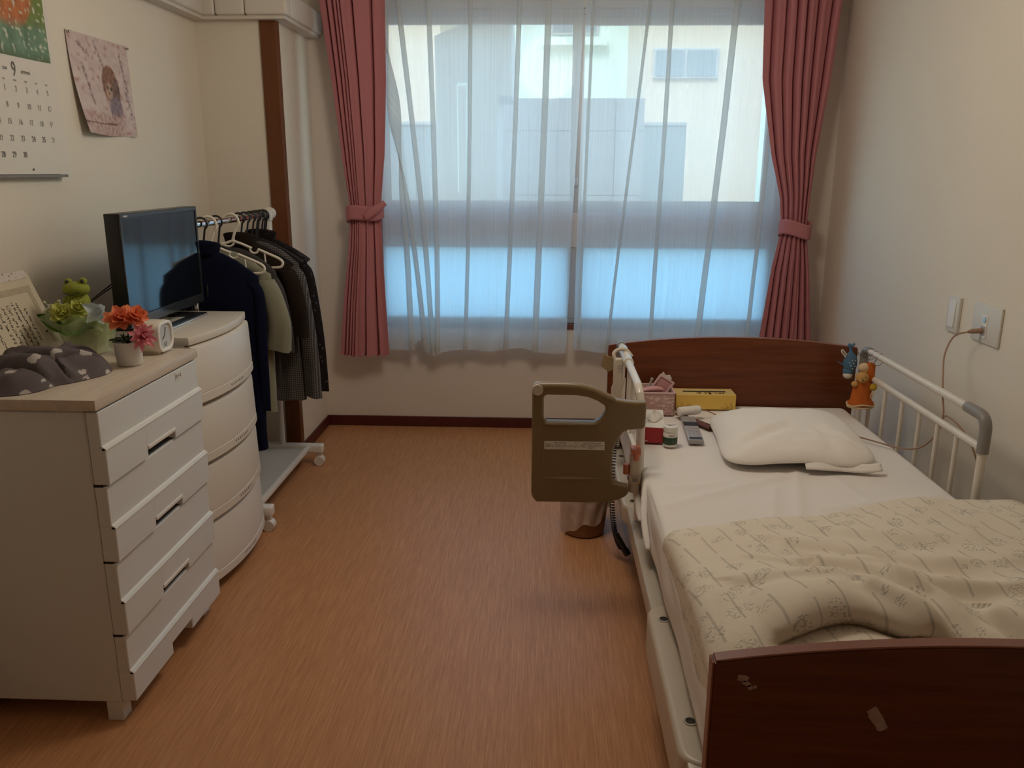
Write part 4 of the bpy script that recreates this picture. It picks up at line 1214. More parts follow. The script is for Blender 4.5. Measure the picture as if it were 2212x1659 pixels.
# alarm clock
ck = thing('alarm_clock', 'cream alarm clock with dark digits, at the far end of the chest', 'clock', (-1.13, 2.32, ZT))
cyc, czc = 2.318, ZT + .048
b = MB().prism(rrect(cyc - .048, cyc + .048, czc - .044, czc + .046, .028, 6), (-1.170, 0, 0), Y, Z, .068, .008, 3)
fin('case', b, M['clock'], ck)
rim = rrect(cyc - .047, cyc + .047, czc - .043, czc + .045, .028, 6); inn = rrect(cyc - .037, cyc + .037, czc - .033, czc + .035, .022, 6)
fin('rim', MB().plate([rim, inn], (-1.101, 0, 0), Y, Z, .010, .003), M['white'], ck)
dial = fin('dial', MB().prism(inn, (-1.1035, 0, 0), Y, Z, .002), M['clockface'], ck, smooth=0)
fin('clock_hand', MB().tube([(-1.1005, cyc, czc + .004), (-1.1005, cyc - .016, czc - .006)], .0012, 6), M['ink'], dial)
fin('clock_hand', MB().tube([(-1.1005, cyc, czc + .004), (-1.1005, cyc + .008, czc + .026)], .0010, 6), M['ink'], dial)
fin('digits', MB().text('65', .019, (-1.1013, cyc + .002, czc - .023), Y, Z), M['ink'], dial, smooth=0)
fin('foot', MB().box(-1.165, -1.108, cyc - .030, cyc - .018, ZT + .0002, ZT + .010).box(-1.165, -1.108, cyc + .018, cyc + .030, ZT + .0002, ZT + .010), M['clock'], ck)

# ------------------------------------------------------------------ bed
bd = thing('nursing_bed', 'wooden-ended electric care bed along the right wall', 'bed', (.76, 2.26, 0))
def arch_board(name, y0, y1, x0, x1, zb, ze, rise, label):
    P = [(x0, zb), (x1, zb)]
    n = 28
    for k in range(n + 1):
        t = k / n; x = lerp(x1, x0, t)
        P.append((x, ze + rise * (1 - (2 * t - 1) ** 2)))
    b = MB(); b.prism(P, (0, y1, 0), X, Z, y1 - y0, .004, 2)   # X x Z = -Y : extrudes towards the camera
    o = fin(name, b, M['bedwood'], bd, smooth=30)
    cap = MB()
    T = [(lerp(x0 + .002, x1 - .002, k / n), ze + rise * (1 - (2 * k / n - 1) ** 2)) for k in range(n + 1)]
    L2 = [(x, z + .004) for x, z in T] + [(x, z - .0005) for x, z in reversed(T)]
    cap.prism(L2, (0, y1 - .002, 0), X, Z, y1 - y0 - .004, .0015, 1)
    fin('edging', cap, M['bededge'], o, smooth=30)
    return lab(o, label)
hb = arch_board('headboard', 3.275, 3.305, .257, 1.245, .22, .697, .036, 'reddish-brown arched headboard')
fbd = arch_board('footboard', 1.222, 1.252, .288, 1.236, .16, .592, .040, 'dark reddish-brown arched footboard with scuffs')
fin('edge_strip', MB().box(.2845, .2885, 1.224, 1.250, .16, .592, .001, 1), M['bededge'], fbd, smooth=0)
# scuff marks where paint has lifted
def blob(cx, cz, w_, h_, rot, seed, n=22):
    P = []
    for k in range(n):
        a = 2 * math.pi * k / n; r = 1 + .28 * nz3(math.cos(a) * 2, math.sin(a) * 2, seed)
        ax_, az = w_ * math.copysign(abs(math.cos(a)) ** .6, math.cos(a)) * r, h_ * math.copysign(abs(math.sin(a)) ** .6, math.sin(a)) * r
        P.append((cx + ax_ * math.cos(rot) - az * math.sin(rot), cz + ax_ * math.sin(rot) + az * math.cos(rot)))
    return P
for (cx, cz, w_, h_, rot, sd) in ((.563, .495, .010, .024, .55, 1), (.336, .566, .009, .006, -.2, 2), (.343, .556, .008, .004, -.5, 3), (.349, .549, .004, .005, .4, 4), (.357, .550, .003, .003, 0, 5)):
    fin('scuff', MB().prism(blob(cx, cz, w_, h_, rot, sd), (0, 1.2221, 0), X, Z, .0005), M['scuff'], fbd, smooth=0)
# frame
fin('deck', MB().box(.345, 1.20, 1.27, 3.26, .265, .318, .004, 1), M['ivory2'], bd, smooth=0)
for x0, x1 in ((.285, .346), (1.20, 1.225)):
    fin('side_rail', MB().box(x0, x1, 1.26, 3.27, .215, .277, .006, 2), M['ivory2'], bd)
def end_cover(y0, y1, near):
    x0, x1 = .272, .374
    out = [(x1, y0), (x1, y1)] if False else None
    r = .05
    P = rrect(x0, x1, y0, y1, r, 8)
    zl = .165 if near else .215
    b = MB().prism(P, (0, 0, zl), X, Y, .283 - zl, .014, 4)
    o = fin('corner_cover', b, M['ivory'], bd)
    for yy in ((y0 + .13), (y1 - .075)) if near else ((y0 + .06), (y1 - .1)):
        h = fin('socket_ring', MB().lathe([(.0105, .0), (.0105, .003), (.0145, .003), (.016, 0)], (.310, yy, .2822), 22), M['ivory2'], o)
        fin('socket_hole', MB().lathe([(0, .0012), (.0106, .0012), (.0106, 0), (0, 0)], (.310, yy, .2822), 22), M['dark'], h)
    return o
lab(end_cover(1.36, 1.965, True), 'ivory plastic cover with two sockets at the foot end')
lab(end_cover(2.60, 3.22, False), 'ivory plastic cover with sockets at the head end')
for x, y in ((.42, 1.42), (1.12, 1.42), (.42, 3.08), (1.12, 3.08)):
    l_ = fin('leg', MB().box(x - .025, x + .025, y - .03, y + .03, .075, .268, .004, 1), M['darkframe'], bd)
    fin('caster', MB().tube([(x - .012, y, .035), (x + .012, y, .035)], .035, 18).box(x - .018, x + .018, y - .015, y + .015, .03, .09, .003, 1), M['blackp'], l_)
fin('base_frame', MB().box(.40, .44, 1.4, 3.1, .10, .14).box(1.10, 1.14, 1.4, 3.1, .10, .14).box(.44, 1.10, 2.0, 2.05, .10, .14).box(.44, 1.10, 2.62, 2.70, .10, .26), M['darkframe'], bd, smooth=0)
# bracket + stop at the foot end of the mattress
fin('mattress_stop', MB().tube(catmull([(.352, 1.66, .30), (.350, 1.645, .36), (.352, 1.60, .395), (.355, 1.52, .385), (.357, 1.49, .33), (.357, 1.49, .30)], 6), .0075, 10), M['rail'], bd)
# mattress
MX0, MX1, MY0, MY1, MZ = .312, 1.215, 1.262, 3.268, .460
def mattz(x, y):
    z = MZ
    # gentle creases in the sheet
    z += .006 * nz3(x * 2.2, y * 2.2, 3)
    for (px, py, qx, qy, wd, h) in ((.36, 2.20, .74, 2.46, .022, .008), (.70, 2.12, .80, 2.50, .016, .006), (.40, 2.34, .62, 2.42, .018, .006), (.80, 2.20, 1.16, 2.32, .02, .005), (.62, 2.1, .70, 2.36, .014, .004), (.95, 2.15, .9, 2.45, .016, .004)):
        t = min(1, max(0, ((x - px) * (qx - px) + (y - py) * (qy - py)) / ((qx - px) ** 2 + (qy - py) ** 2)))
        d = math.hypot(x - px - t * (qx - px), y - py - t * (qy - py))
        z += h * math.exp(-(d / wd) ** 2)
    return z
def mat_f(u, v):
    # cross-section: bottom-left, left side, top, right side, bottom-right
    r = .028; wx = MX1 - MX0; h = MZ - .32
    y = lerp(MY0, MY1, v)
    L_ = 2 * h + wx
    s = u * L_
    if s < h: x, z, k = MX0, .32 + s, 0
    elif s < h + wx: x, z, k = MX0 + (s - h), MZ, 1
    else: x, z, k = MX1, MZ - (s - h - wx), 0
    # round the shoulders
    dx = min(x - MX0, MX1 - x); dz = MZ - z
    if dx + dz < r * 1.6 and (dx < r and dz < r):
        sg = 1 if x < (MX0 + MX1) / 2 else -1
        xx, zz = max(dx, 0), max(dz, 0)
        a = math.atan2(r - zz, r - xx)
        if xx < r or zz < r:
            ccx, ccz = (MX0 + r if sg > 0 else MX1 - r), MZ - r
            x = ccx - sg * r * math.cos(a); z = ccz + r * math.sin(a)
    edge = min(1, min(x - MX0, MX1 - x) / .05) if k else 0
    z += (mattz(x, y) - MZ) * max(0, edge)
    if not k: x += .006 * nz3(y * 5, z * 14, 2) + (-.010 if x < .7 else .008) * sstep(.46, .34, z) * 0
    ed = min(v, 1 - v) * (MY1 - MY0)
    if ed < .03: z -= (.03 - ed) ** 2 * 16 * (1 if k or z > MZ - .04 else 0)
    return Vector((x, y, z))
b = MB(); b.grid(mat_f, 150, 180)
ma = fin('mattress', b, M['sheet'], smooth=60, solid=.01, offset=-1)
tag(ma, 'mattress covered with a white fitted sheet on the bed', 'mattress')
for (y_, ph) in ((2.50, 0), (2.30, 2)):
    fin('sheet_tuck', MB().tube(catmull([(.322, y_ + .12, .452), (.308, y_ + .05, .42), (.300, y_ - .02, .385), (.302, y_ - .12, .335)], 6), [.006, .010, .012, .011, .012, .010, .012, .011, .010, .010, .012, .01, .01, .01, .01, .01, .01, .008, .006], 8), M['sheet'], ma)

# duvet
def duvet_path(x):
    """(y,z) list from the far edge to the footboard for this x"""
    yf = lerp(1.985, 2.215, sstep(.30, 1.15, x)) + .010 * math.sin(x * 14)
    c = sstep(.40, .50, x) * (1 - sstep(.70, .84, x))
    L = 1.385 + .090 * math.exp(-((x - .60) / .13) ** 2)        # where the front roll ends
    base = [(yf + .004, .466), (yf + .012, .474), (yf - .004, .486), (yf - .05, .497), (1.86, .508), (1.75, .518), (1.66, .526), (1.60, .532), (1.54, .535), (1.50, .534), (1.46, .530), (1.42, .524), (1.38, .514), (1.34, .500), (1.30, .486), (1.275, .470)]
    curl = [(yf + .004, .466), (yf + .012, .474), (yf - .004, .486), (yf - .05, .497), (1.86, .510), (1.75, .524), (1.68, .545), (L + .13, .566), (L + .06, .577), (L + .018, .571), (L - .004, .548), (L + .016, .518), (L + .050, .500), (L - .02, .512), (1.31, .505), (1.275, .470)]
    return [(lerp(p[0], q[0], c), lerp(p[1], q[1], c)) for p, q in zip(base, curl)]
def duvet_len(x, v):
    P = duvet_path(x); t = v * (len(P) - 1); i = min(int(t), len(P) - 2); d = 0
    for k in range(i): d += math.hypot(P[k + 1][0] - P[k][0], P[k + 1][1] - P[k][1])
    return d + (t - i) * math.hypot(P[i + 1][0] - P[i][0], P[i + 1][1] - P[i][1])
DX0, DX1 = .318, 1.335
RIDGES = [([(.62, 1.70), (.71, 1.642), (.80, 1.55), (.845, 1.45), (.87, 1.34)], .024, .020), ([(.66, 1.75), (.72, 1.695), (.823, 1.633), (.90, 1.616), (1.02, 1.63)], .026, .016),
          ([(.66, 1.53), (.71, 1.47), (.76, 1.37)], .020, .014), ([(.74, 1.60), (.80, 1.47), (.82, 1.36)], .018, .012), ([(.60, 1.86), (.72, 1.80), (.90, 1.76), (1.1, 1.78)], .03, .010),
          ([(.42, 1.62), (.52, 1.60), (.62, 1.60)], .020, .007), ([(.50, 1.74), (.60, 1.72), (.68, 1.68)], .02, .007), ([(.75, 1.93), (.9, 1.90), (1.05, 1.93)], .03, .008), ([(.9, 1.50), (.98, 1.40), (1.05, 1.32)], .03, .018)]
def duv(u, v):
    # u: across with a hanging flap on the bed side, v: along
    wd = DX1 - DX0; flap = .105
    s = u * (wd + 2 * flap) - flap
    xx = min(max(s, 0), wd) + DX0
    P = duvet_path(xx)
    t = v * (len(P) - 1); i = min(int(t), len(P) - 2); fr = t - i
    p0, p1, p2, p3 = P[max(i - 1, 0)], P[i], P[i + 1], P[min(i + 2, len(P) - 1)]
    cr_ = lambda a, b_, c, d: .5 * ((2 * b_) + (c - a) * fr + (2 * a - 5 * b_ + 4 * c - d) * fr * fr + (3 * b_ - a - 3 * c + d) * fr ** 3)
    y = cr_(p0[0], p1[0], p2[0], p3[0]); z = cr_(p0[1], p1[1], p2[1], p3[1])
    x = xx
    r = .035
    drop = 0
    if s < r:
        e = (r - s); lim = .04 + .085 * sstep(2.0, 1.4, y)
        e2 = min(e, r + lim)
        if e2 < r * 1.57:
            a = e2 / r; x = DX0 + r - r * math.sin(a); z -= r * (1 - math.cos(a))
        else:
            x = DX0 - .002 * (e2 - r); z -= r + (e2 - r * 1.57)
        drop = 1
    elif s > wd - r:
        e = s - (wd - r); e2 = min(e, r + .06)
        if e2 < r * 1.57:
            a = e2 / r; x = DX1 - r + r * math.sin(a); z -= r * (1 - math.cos(a))
        else:
            x = DX1; z -= r + (e2 - r * 1.57)
        drop = 1
    k = sstep(0, .12, v) * (1 if not drop else .3)
    # quilted softness and long wrinkles fanning towards the lower right
    n = .010 * nz3(x * 5, y * 5, 1) + .006 * nz3(x * 11, y * 11, 4)
    q = (x - .55) * .85 + (y - 1.75) * 1.0
    wr = .007 * math.sin(q * 40 + 4 * nz3(x * 3, y * 3, 8)) * sstep(.50, .8, x) * sstep(2.15, 1.9, y) * (.4 + nz3(x * 4, y * 2, 6))
    cr2 = 0
    for pts_, w_, h in RIDGES:
        best = 9; tt0 = 0
        for (ax_, ay_), (bx, by) in zip(pts_, pts_[1:]):
            tt = min(1, max(0, ((x - ax_) * (bx - ax_) + (y - ay_) * (by - ay_)) / ((bx - ax_) ** 2 + (by - ay_) ** 2)))
            dx, dy = x - ax_ - tt * (bx - ax_), y - ay_ - tt * (by - ay_)
            d = math.hypot(dx, dy)
            if d < abs(best):
                best = d if (bx - ax_) * dy - (by - ay_) * dx > 0 else -d
        ww = w_ * (1.5 if best > 0 else .75)
        cr2 += h * math.exp(-(best / ww) ** 2) - .45 * h * math.exp(-((best + 1.7 * w_) / w_) ** 2)
    z += k * (n + wr + cr2)
    if v < .02: z = max(z, .464)
    return Vector((x, y, z))
b = MB(); b.grid(duv, 190, 170, uv=lambda u, v: (u * 1.227, duvet_len(min(max(u * 1.227 - .105, 0), 1.017) + DX0, v)))
du = fin('duvet', b, M['duvet'], smooth=80, solid=.006, offset=-1)
tag(du, 'cream duvet with grey sprig stripes folded over the foot of the bed', 'duvet')

# pillow
def pil(u, v):
    # closed cushion: v from bottom centre to top centre via the seam
    a = 2 * math.pi * u
    e = .36
    ca, sa = math.cos(a), math.sin(a)
    sx_ = math.copysign(abs(ca) ** e, ca); sy_ = math.copysign(abs(sa) ** e, sa)
    th = (v - .5) * math.pi
    r = math.cos(th) ** .55 if abs(th) < math.pi / 2 - 1e-6 else 0
    hx, hy = .245, .262
    px, py = sx_ * r * hx, sy_ * r * hy
    corner = (abs(sx_) * abs(sy_)) ** 3 * r ** 4
    px *= 1 + .04 * corner; py *= 1 + .04 * corner
    edge = max(0, (1 - (px / hx) ** 2)) ** .5 * max(0, (1 - (py / hy) ** 2)) ** .5
    t_ = math.sin(th)
    if th > 0:
        h = (.012 + .066 * edge ** .6) * t_ ** .8 + (.007 * nz3(px * 8, py * 8, 1) + .004 * nz3(px * 22, py * 22, 5)) * t_
        for (ax_, ay_, bx, by, w_, q_) in ((-.20, -.20, .02, -.05, .022, .008), (-.06, -.22, .06, -.08, .02, .007), (.10, -.23, .08, -.06, .02, .007), (.20, -.20, .10, -.10, .02, .006), (-.22, .05, -.05, .02, .03, .005)):
            tt = min(1, max(0, ((px - ax_) * (bx - ax_) + (py - ay_) * (by - ay_)) / ((bx - ax_) ** 2 + (by - ay_) ** 2)))
            d = math.hypot(px - ax_ - tt * (bx - ax_), py - ay_ - tt * (by - ay_))
            h -= q_ * math.exp(-(d / w_) ** 2) * t_
    else:
        h = -.016 * abs(t_) ** .7
    return px, py, h
PCx, PCy = .842, 2.752
def pilf(u, v):
    px, py, h = pil(u, v)
    X_ = PCx + px * 1.0 + .085 * 0 - .045 * (py / .26) * -1 * 0
    # skewed: the far edge lies a little left
    x = PCx + px + .020 * py / .26 - .006 * (abs(py) / .26)
    y = PCy + py * (1.0 - .02 * px)
    return Vector((x, y, .468 + .018 + h + .012 * math.exp(-((px + .02) / .10) ** 2 - ((py + .26) / .05) ** 2)))
b = MB(); b.grid(pilf, 140, 60, close_u=True)
pw = fin('pillow', b, M['pillow'], smooth=80)
tag(pw, 'white pillow lying flat near the head of the bed', 'pillow')
b = MB()
def flapf(u, v):
    x = lerp(PCx - .02, PCx + .215, u); return Vector((x, 2.500 - .024 * v - .006 * math.sin(u * 9), .492 - .018 * v + .005 * math.sin(u * 6 + 1)))
b.grid(flapf, 26, 5)
fin('open_hem', b, M['pillow'], pw, smooth=80, solid=.004)

# ------------------------------------------------------------------ right bed rail
def rounded_path(corners, r, n=7):
    P = [Vector(c) for c in corners]; out = [P[0]]
    for i in range(1, len(P) - 1):
        a = (P[i - 1] - P[i]).normalized(); c = (P[i + 1] - P[i]).normalized()
        p0, p1 = P[i] + a * r, P[i] + c * r
        for k in range(n + 1):
            t = k / n; out.append((1 - t) ** 2 * p0 + 2 * t * (1 - t) * P[i] + t * t * p1)
    out.append(P[-1]); return out
rr = thing('bed_rail', 'white side rail with thin bars and grey corners along the wall side', 'bed rail', (1.262, 2.82, .28))
RX, RY0, RY1, RZT, RZL = 1.262, 2.312, 3.250, .702, .608
fin('top_rail', MB().tube([(RX, RY0 + .09, RZT), (RX, RY1 - .04, RZT)], .0125, 14), M['rail'], rr)
fin('lower_rail', MB().tube([(RX, RY0, RZL), (RX, RY1, RZL)], .0115, 14), M['rail'], rr)
for yy in (RY0, RY1):
    fin('post', MB().tube([(RX, yy, .29), (RX, yy, .63)], .0125, 14), M['rail'], rr)
for yy in (3.150, 3.014, 2.862, 2.722, 2.590, 2.464):
    fin('bar', MB().tube([(RX, yy, .36), (RX, yy, RZL)], .0075, 10), M['rail'], rr)
fin('bottom_rail', MB().tube([(RX, RY0, .36), (RX, RY1, .36)], .010, 12), M['rail'], rr)
lab(fin('elbow', MB().tube(rounded_path([(RX, RY0 + .115, RZT), (RX, RY0, RZT), (RX, RY0, RZL - .012)], .045), .0168, 16), M['grey'], rr), 'grey plastic elbow')
lab(fin('elbow', MB().tube(rounded_path([(RX, RY1 - .055, RZT), (RX, RY1, RZT), (RX, RY1, RZL - .012)], .035), .0160, 16), M['grey'], rr), 'grey plastic elbow at the headboard')

# left bed rail with swing-out grab panel
lr = thing('bed_rail', 'cream side rail with swung-out beige grab panel on the open side', 'bed rail', (.300, 2.85, .28))
LX, LY0, LY1, LZ = .300, 2.520, 3.235, .716
top = rounded_path([(LX, LY1 - .05, LZ), (LX, LY0 + .02, LZ), (LX + .006, LY0 - .01, LZ - .06), (LX + .008, LY0 - .012, .44)], .05)
fin('top_rail', MB().tube(top, .0135, 16), M['rail'], lr)
fin('lower_rail', MB().tube([(LX, LY0, .50), (LX, LY1, .50)], .010, 12), M['rail'], lr)
fin('post', MB().tube([(LX, LY1, .29), (LX, LY1, .69)], .0135, 14), M['rail'], lr)
fin('post', MB().tube([(LX + .008, LY0 - .012, .285), (LX + .008, LY0 - .012, .45)], .0125, 14), M['rail'], lr)
for yy in (2.72, 2.86, 3.08):
    fin('bar', MB().tube([(LX, yy, .50), (LX, yy, LZ)], .0075, 10), M['rail'], lr)
lab(fin('elbow', MB().tube(rounded_path([(LX, LY1 - .06, LZ), (LX, LY1, LZ), (LX, LY1, .64)], .03), .017, 16), M['grey'], lr), 'grey plastic end elbow')
lab(fin('collar', MB().tube([(LX, 3.12, LZ), (LX, 2.885, LZ)], .0185, 16), M['rail'], lr), 'thicker sleeve on the top rail')
fin('hinge_bracket', MB().box(LX - .02, LX - .005, 2.955, 2.985, .63, .715, .005, 2).tube([(LX - .012, 2.97, .50), (LX - .012, 2.97, .64)], .012, 12), M['rail'], lr)
# grab panel: plate with a handle opening
PY = 2.455
outer = [(-.020, .366), (-.033, .383), (-.036, .40), (-.036, .735), (-.030, .747), (-.018, .7515)]
outer += [(.075, .7515), (.11, .749), (.145, .740), (.180, .724), (.222, .7035), (.250, .699), (.285, .697), (.310, .697), (.313, .685), (.312, .620), (.305, .6115), (.262, .608), (.245, .600), (.228, .575), (.217, .540), (.213, .49), (.217, .45), (.224, .434), (.245, .428), (.266, .424), (.268, .400), (.258, .388), (.235, .376), (.195, .368), (.15, .366)]
hole = [(.010, .716), (.10, .7155), (.135, .710), (.165, .698), (.186, .684), (.190, .672), (.186, .658), (.170, .638), (.155, .631), (.010, .631), (.002, .636), (.0, .645), (0.0, .706), (.003, .713)]
gp = fin('grab_panel', MB().plate([outer, hole], (0, PY, 0), X, Z, .034, .007, 3), M['khaki'], lr, smooth=50)
lab(gp, 'beige moulded grab panel with handle opening')
fin('handle_tube', MB().tube(catmull([(-.015, PY - .006, .741), (.04, PY - .006, .742), (.10, PY - .006, .740), (.145, PY - .006, .730), (.185, PY - .006, .712), (.212, PY - .006, .700)], 6), .0135, 12), M['khaki'], gp)
fin('pivot_cap', MB().tube([(-.019, PY - .026, .733), (-.019, PY + .02, .733)], .0165, 20), M['ivory'], gp)
fin('raised_rim', MB().tube(catmull([(.002, PY - .016, .640), (.004, PY - .017, .629), (.014, PY - .018, .6245), (.08, PY - .018, .624), (.150, PY - .018, .6245), (.165, PY - .017, .630)], 5), .006, 8), M['khaki'], gp)
fin('ridge', MB().tube([(-.004, PY - .014, .449), (.08, PY - .017, .447), (.185, PY - .014, .448)], [.003, .006, .003], 8).tube([(-.001, PY - .014, .449), (0, PY - .015, .53), (.0, PY - .014, .60)], [.004, .004, .002], 8), M['khaki'], gp)
st = fin('sticker', MB().prism(rrect(.003, .189, .5425, .5695, .003), (0, PY - .0168, 0), X, Z, .0006), M['paper'], gp, smooth=0)
q = MB(); rnd = random.Random(2)
for r_, (zz, h) in enumerate(((.5645, .0022), (.5600, .0012), (.5570, .0012), (.5540, .0012), (.5510, .0012), (.5465, .0020))):
    x = .007
    while x < .185:
        w_ = rnd.uniform(.003, .016)
        if x + w_ > .186: break
        if not (r_ == 5 and x < .135) and rnd.random() < .82: q.box(x, x + w_, PY - .0178, PY - .0174, zz - h / 2, zz + h / 2)
        x += w_ + rnd.uniform(.0015, .006)
for xx in (.052, .145): q.box(xx, xx + .0006, PY - .0178, PY - .0174, .545, .567)
fin('sticker_lettering', q, M['ink2'], st, smooth=0)['kind'] = 'stuff'
# lock clamp with orange lever
cm = fin('lock_clamp', MB().tube([(.288, 2.475, .395), (.288, 2.475, .43)], .0185, 16).box(.270, .308, 2.455, 2.50, .425, .455, .008, 2).box(.272, .308, 2.452, 2.498, .450, .530, .010, 3), M['ivory'], lr)
fin('clamp_ring', MB().tube([(.289, 2.475, .434), (.289, 2.475, .446)], .0225, 18), M['grey'], cm)
lab(fin('lever', MB().box(.274, .304, 2.448, 2.492, .523, .543, .004, 2).box(.282, .298, 2.444, 2.456, .505, .530, .003, 1), M['orange'], cm), 'orange lock lever')
lab(fin('lever', MB().tube([(.262, 2.47, .455), (.262, 2.47, .487)], .010, 12), M['orange'], cm), 'orange release knob')

# hand control hooked over the rail, with coiled cord
hc = thing('bed_hand_control', 'ivory bed hand control hooked on the rail with black coiled cord', 'remote', (.272, 2.98, .45))
fin('handset', MB().prism([(-.020, .46), (.014, .46), (.012, .60), (.020, .62), (.020, .700), (.014, .715), (-.012, .715), (-.019, .70), (-.018, .62), (-.024, .60)], (.272, 2.985, 0), X, Z, .030, .006, 3), M['ivory'], hc)
b = MB()
for i_ in range(3):
    for j_ in range(2): b.box(.268 + j_ * .009, .2725 + j_ * .009, 2.9535, 2.9555, .665 + i_ * .011, .671 + i_ * .011)
fin('buttons', b, M['greyp'], hc, smooth=0)
fin('hook', MB().tube(catmull([(.262, 2.99, .70), (.255, 3.0, .725), (.272, 3.01, .738), (.300, 3.01, .738), (.322, 3.0, .715)], 6), .007, 10), M['ivory'], hc)
pts = []
N = 1100; turns = 52
axis = catmull([(.255, 2.80, .47), (.250, 2.80, .40), (.248, 2.80, .30), (.252, 2.80, .20), (.262, 2.80, .12), (.276, 2.795, .07), (.288, 2.79, .045)], 20)
for i_ in range(N):
    t = i_ / (N - 1) * (len(axis) - 1); k = min(int(t), len(axis) - 2)
    p = axis[k].lerp(axis[k + 1], t - k); a = 2 * math.pi * turns * i_ / N
    rr_ = .0085
    pts.append(p + Vector((math.cos(a) * rr_, math.sin(a) * rr_, 0)))
lab(fin('coiled_cord', MB().tube(pts, .0021, 5), M['blackp'], hc, smooth=80), 'black coiled cord hanging to the floor')
fin('cord_plug', MB().tube([(.268, 2.785, .105), (.300, 2.775, .05)], .010, 12).tube([(.300, 2.775, .05), (.312, 2.77, .03)], .013, 12), M['blackp'], hc)
tg_ = fin('hanging_tag', MB().prism([(-.034, 0), (-.006, -.022), (.012, -.015), (.018, .030), (-.024, .045)], (.245, 3.03, .672), X, Z, .004, .001, 1), M['boxcard'])
tag(tg_, 'brown folded card tag hanging outside the rail by the hand control', 'tag')

# ------------------------------------------------------------------ things on the bed
ZB = .4665
# pink basket
bk = thing('pink_basket', 'pink woven storage basket at the headboard corner of the bed', 'basket', (.425, 3.155, ZB))
def basket(o0, o1, z0, z1, col):
    pass
b = MB()
P0 = rrect(.338, .503, 3.082, 3.225, .012, 4)
b.prism(P0, (0, 0, ZB), X, Y, .004)
b.plate([P0, rrect(.344, .497, 3.088, 3.219, .010, 4)], (0, 0, ZB + .043), X, Y, .082, .0015, 2)
fin('basket_wall', b, M['basket'], bk, smooth=40)
fin('rim', MB().plate([rrect(.336, .505, 3.080, 3.227, .013, 4), rrect(.343, .498, 3.087, 3.220, .010, 4)], (0, 0, ZB + .087), X, Y, .008, .003, 2), M['pinkpale'], bk)
mr = thing('hand_mirror', 'pale pink framed mirror standing tilted in the pink basket', 'mirror', (.455, 3.17, ZB + .02))
rot = Matrix.Rotation(math.radians(33), 3, 'Y')
ax1, ax2 = rot @ X, rot @ Z
oq = Vector((.458, 3.165, .556))
fin('frame', MB().plate([rrect(-.034, .034, -.045, .045, .004), rrect(-.026, .026, -.037, .037, .002)], oq, ax1, ax2, .010, .002), M['pinkpale'], mr)
fin('glass', MB().prism(rrect(-.026, .026, -.037, .037, .002), oq + Vector((0, .002, 0)), ax1, ax2, .003), M['pinkpl'], mr, smooth=0)
tag(fin('hair_brush', MB().tube(catmull([(.400, 3.17, .50), (.408, 3.17, .55), (.418, 3.172, .575), (.424, 3.172, .592)], 5), [.017, .018, .017, .015, .012, .010, .0085, .008, .008, .008, .008, .008, .009, .010, .010, .007], 12, sq=(1, .6)), M['greyp']), 'grey-handled brush leaning in the pink basket', 'brush')
tag(fin('comb_case', MB().tube(catmull([(.352, 3.12, .535), (.385, 3.115, .5565), (.43, 3.12, .562), (.462, 3.125, .556)], 5), [.008, .012, .013, .014, .015, .015, .015, .016, .016, .016, .016, .015, .014, .013, .011, .006], 12, sq=(1, .75)), M['pinkpl']), 'pink plastic case lying across the top of the basket', 'case')
tag(fin('paper_packet', MB().prism([(-.022, -.05), (.022, -.05), (.022, .03), (.006, .038), (-.004, .028), (-.022, .034)], (.470, 3.205, .570), (rot @ X), (rot @ Z), .006, .001, 1), M['paper']), 'white folded paper packet standing behind the mirror', 'packet')
tag(fin('pink_bottle', MB().lathe([(0, 0), (.016, 0), (.017, .06), (.012, .075), (.0095, .08), (.0095, .10), (0, .10)], (.365, 3.185, ZB + .005), 18), M['pinkpl']), 'pink bottle standing in the basket next to the rail', 'bottle')
tag(fin('folded_towel', MB().box(.330, .352, 2.975, 3.07, ZB, ZB + .085, .010, 3), M['bluewhite']), 'folded pale towel standing against the rail', 'towel')
# yellow tissue box
yb = thing('tissue_box', 'yellow tissue box with brown grass print against the headboard', 'tissue box', (.640, 3.225, ZB))
fin('box', MB().box(.521, .755, 3.172, 3.268, ZB, ZB + .060, .0015, 1), M['yellow'], yb, smooth=0)
fin('top_panel', MB().box(.5225, .7535, 3.1735, 3.2665, ZB + .060, ZB + .0606), M['yellowtop'], yb, smooth=0)
fin('slot', MB().box(.552, .722, 3.213, 3.227, ZB + .0606, ZB + .0611), M['dark'], yb, smooth=0)
q = MB(); rnd = random.Random(5)
for k in range(26):
    side = rnd.random() < .65
    x = .526 + rnd.uniform(0, .045) if side else .748 - rnd.uniform(0, .04)
    h = rnd.uniform(.004, .026); lx = rnd.uniform(-.012, .016)
    q.tube([(x, 3.1718, ZB + .003), (x + lx * .4, 3.1717, ZB + .003 + h * .6), (x + lx, 3.1718, ZB + .003 + h)], .0006, 4)
for k in range(16):
    x = .60 + rnd.uniform(0, .12); q.box(x, x + .008, 3.180 + rnd.uniform(0, .02), 3.184 + rnd.uniform(0, .02) + .003, ZB + .0606, ZB + .0609)
fin('grass_print', q, M['brownink'], yb, smooth=0)['kind'] = 'stuff'
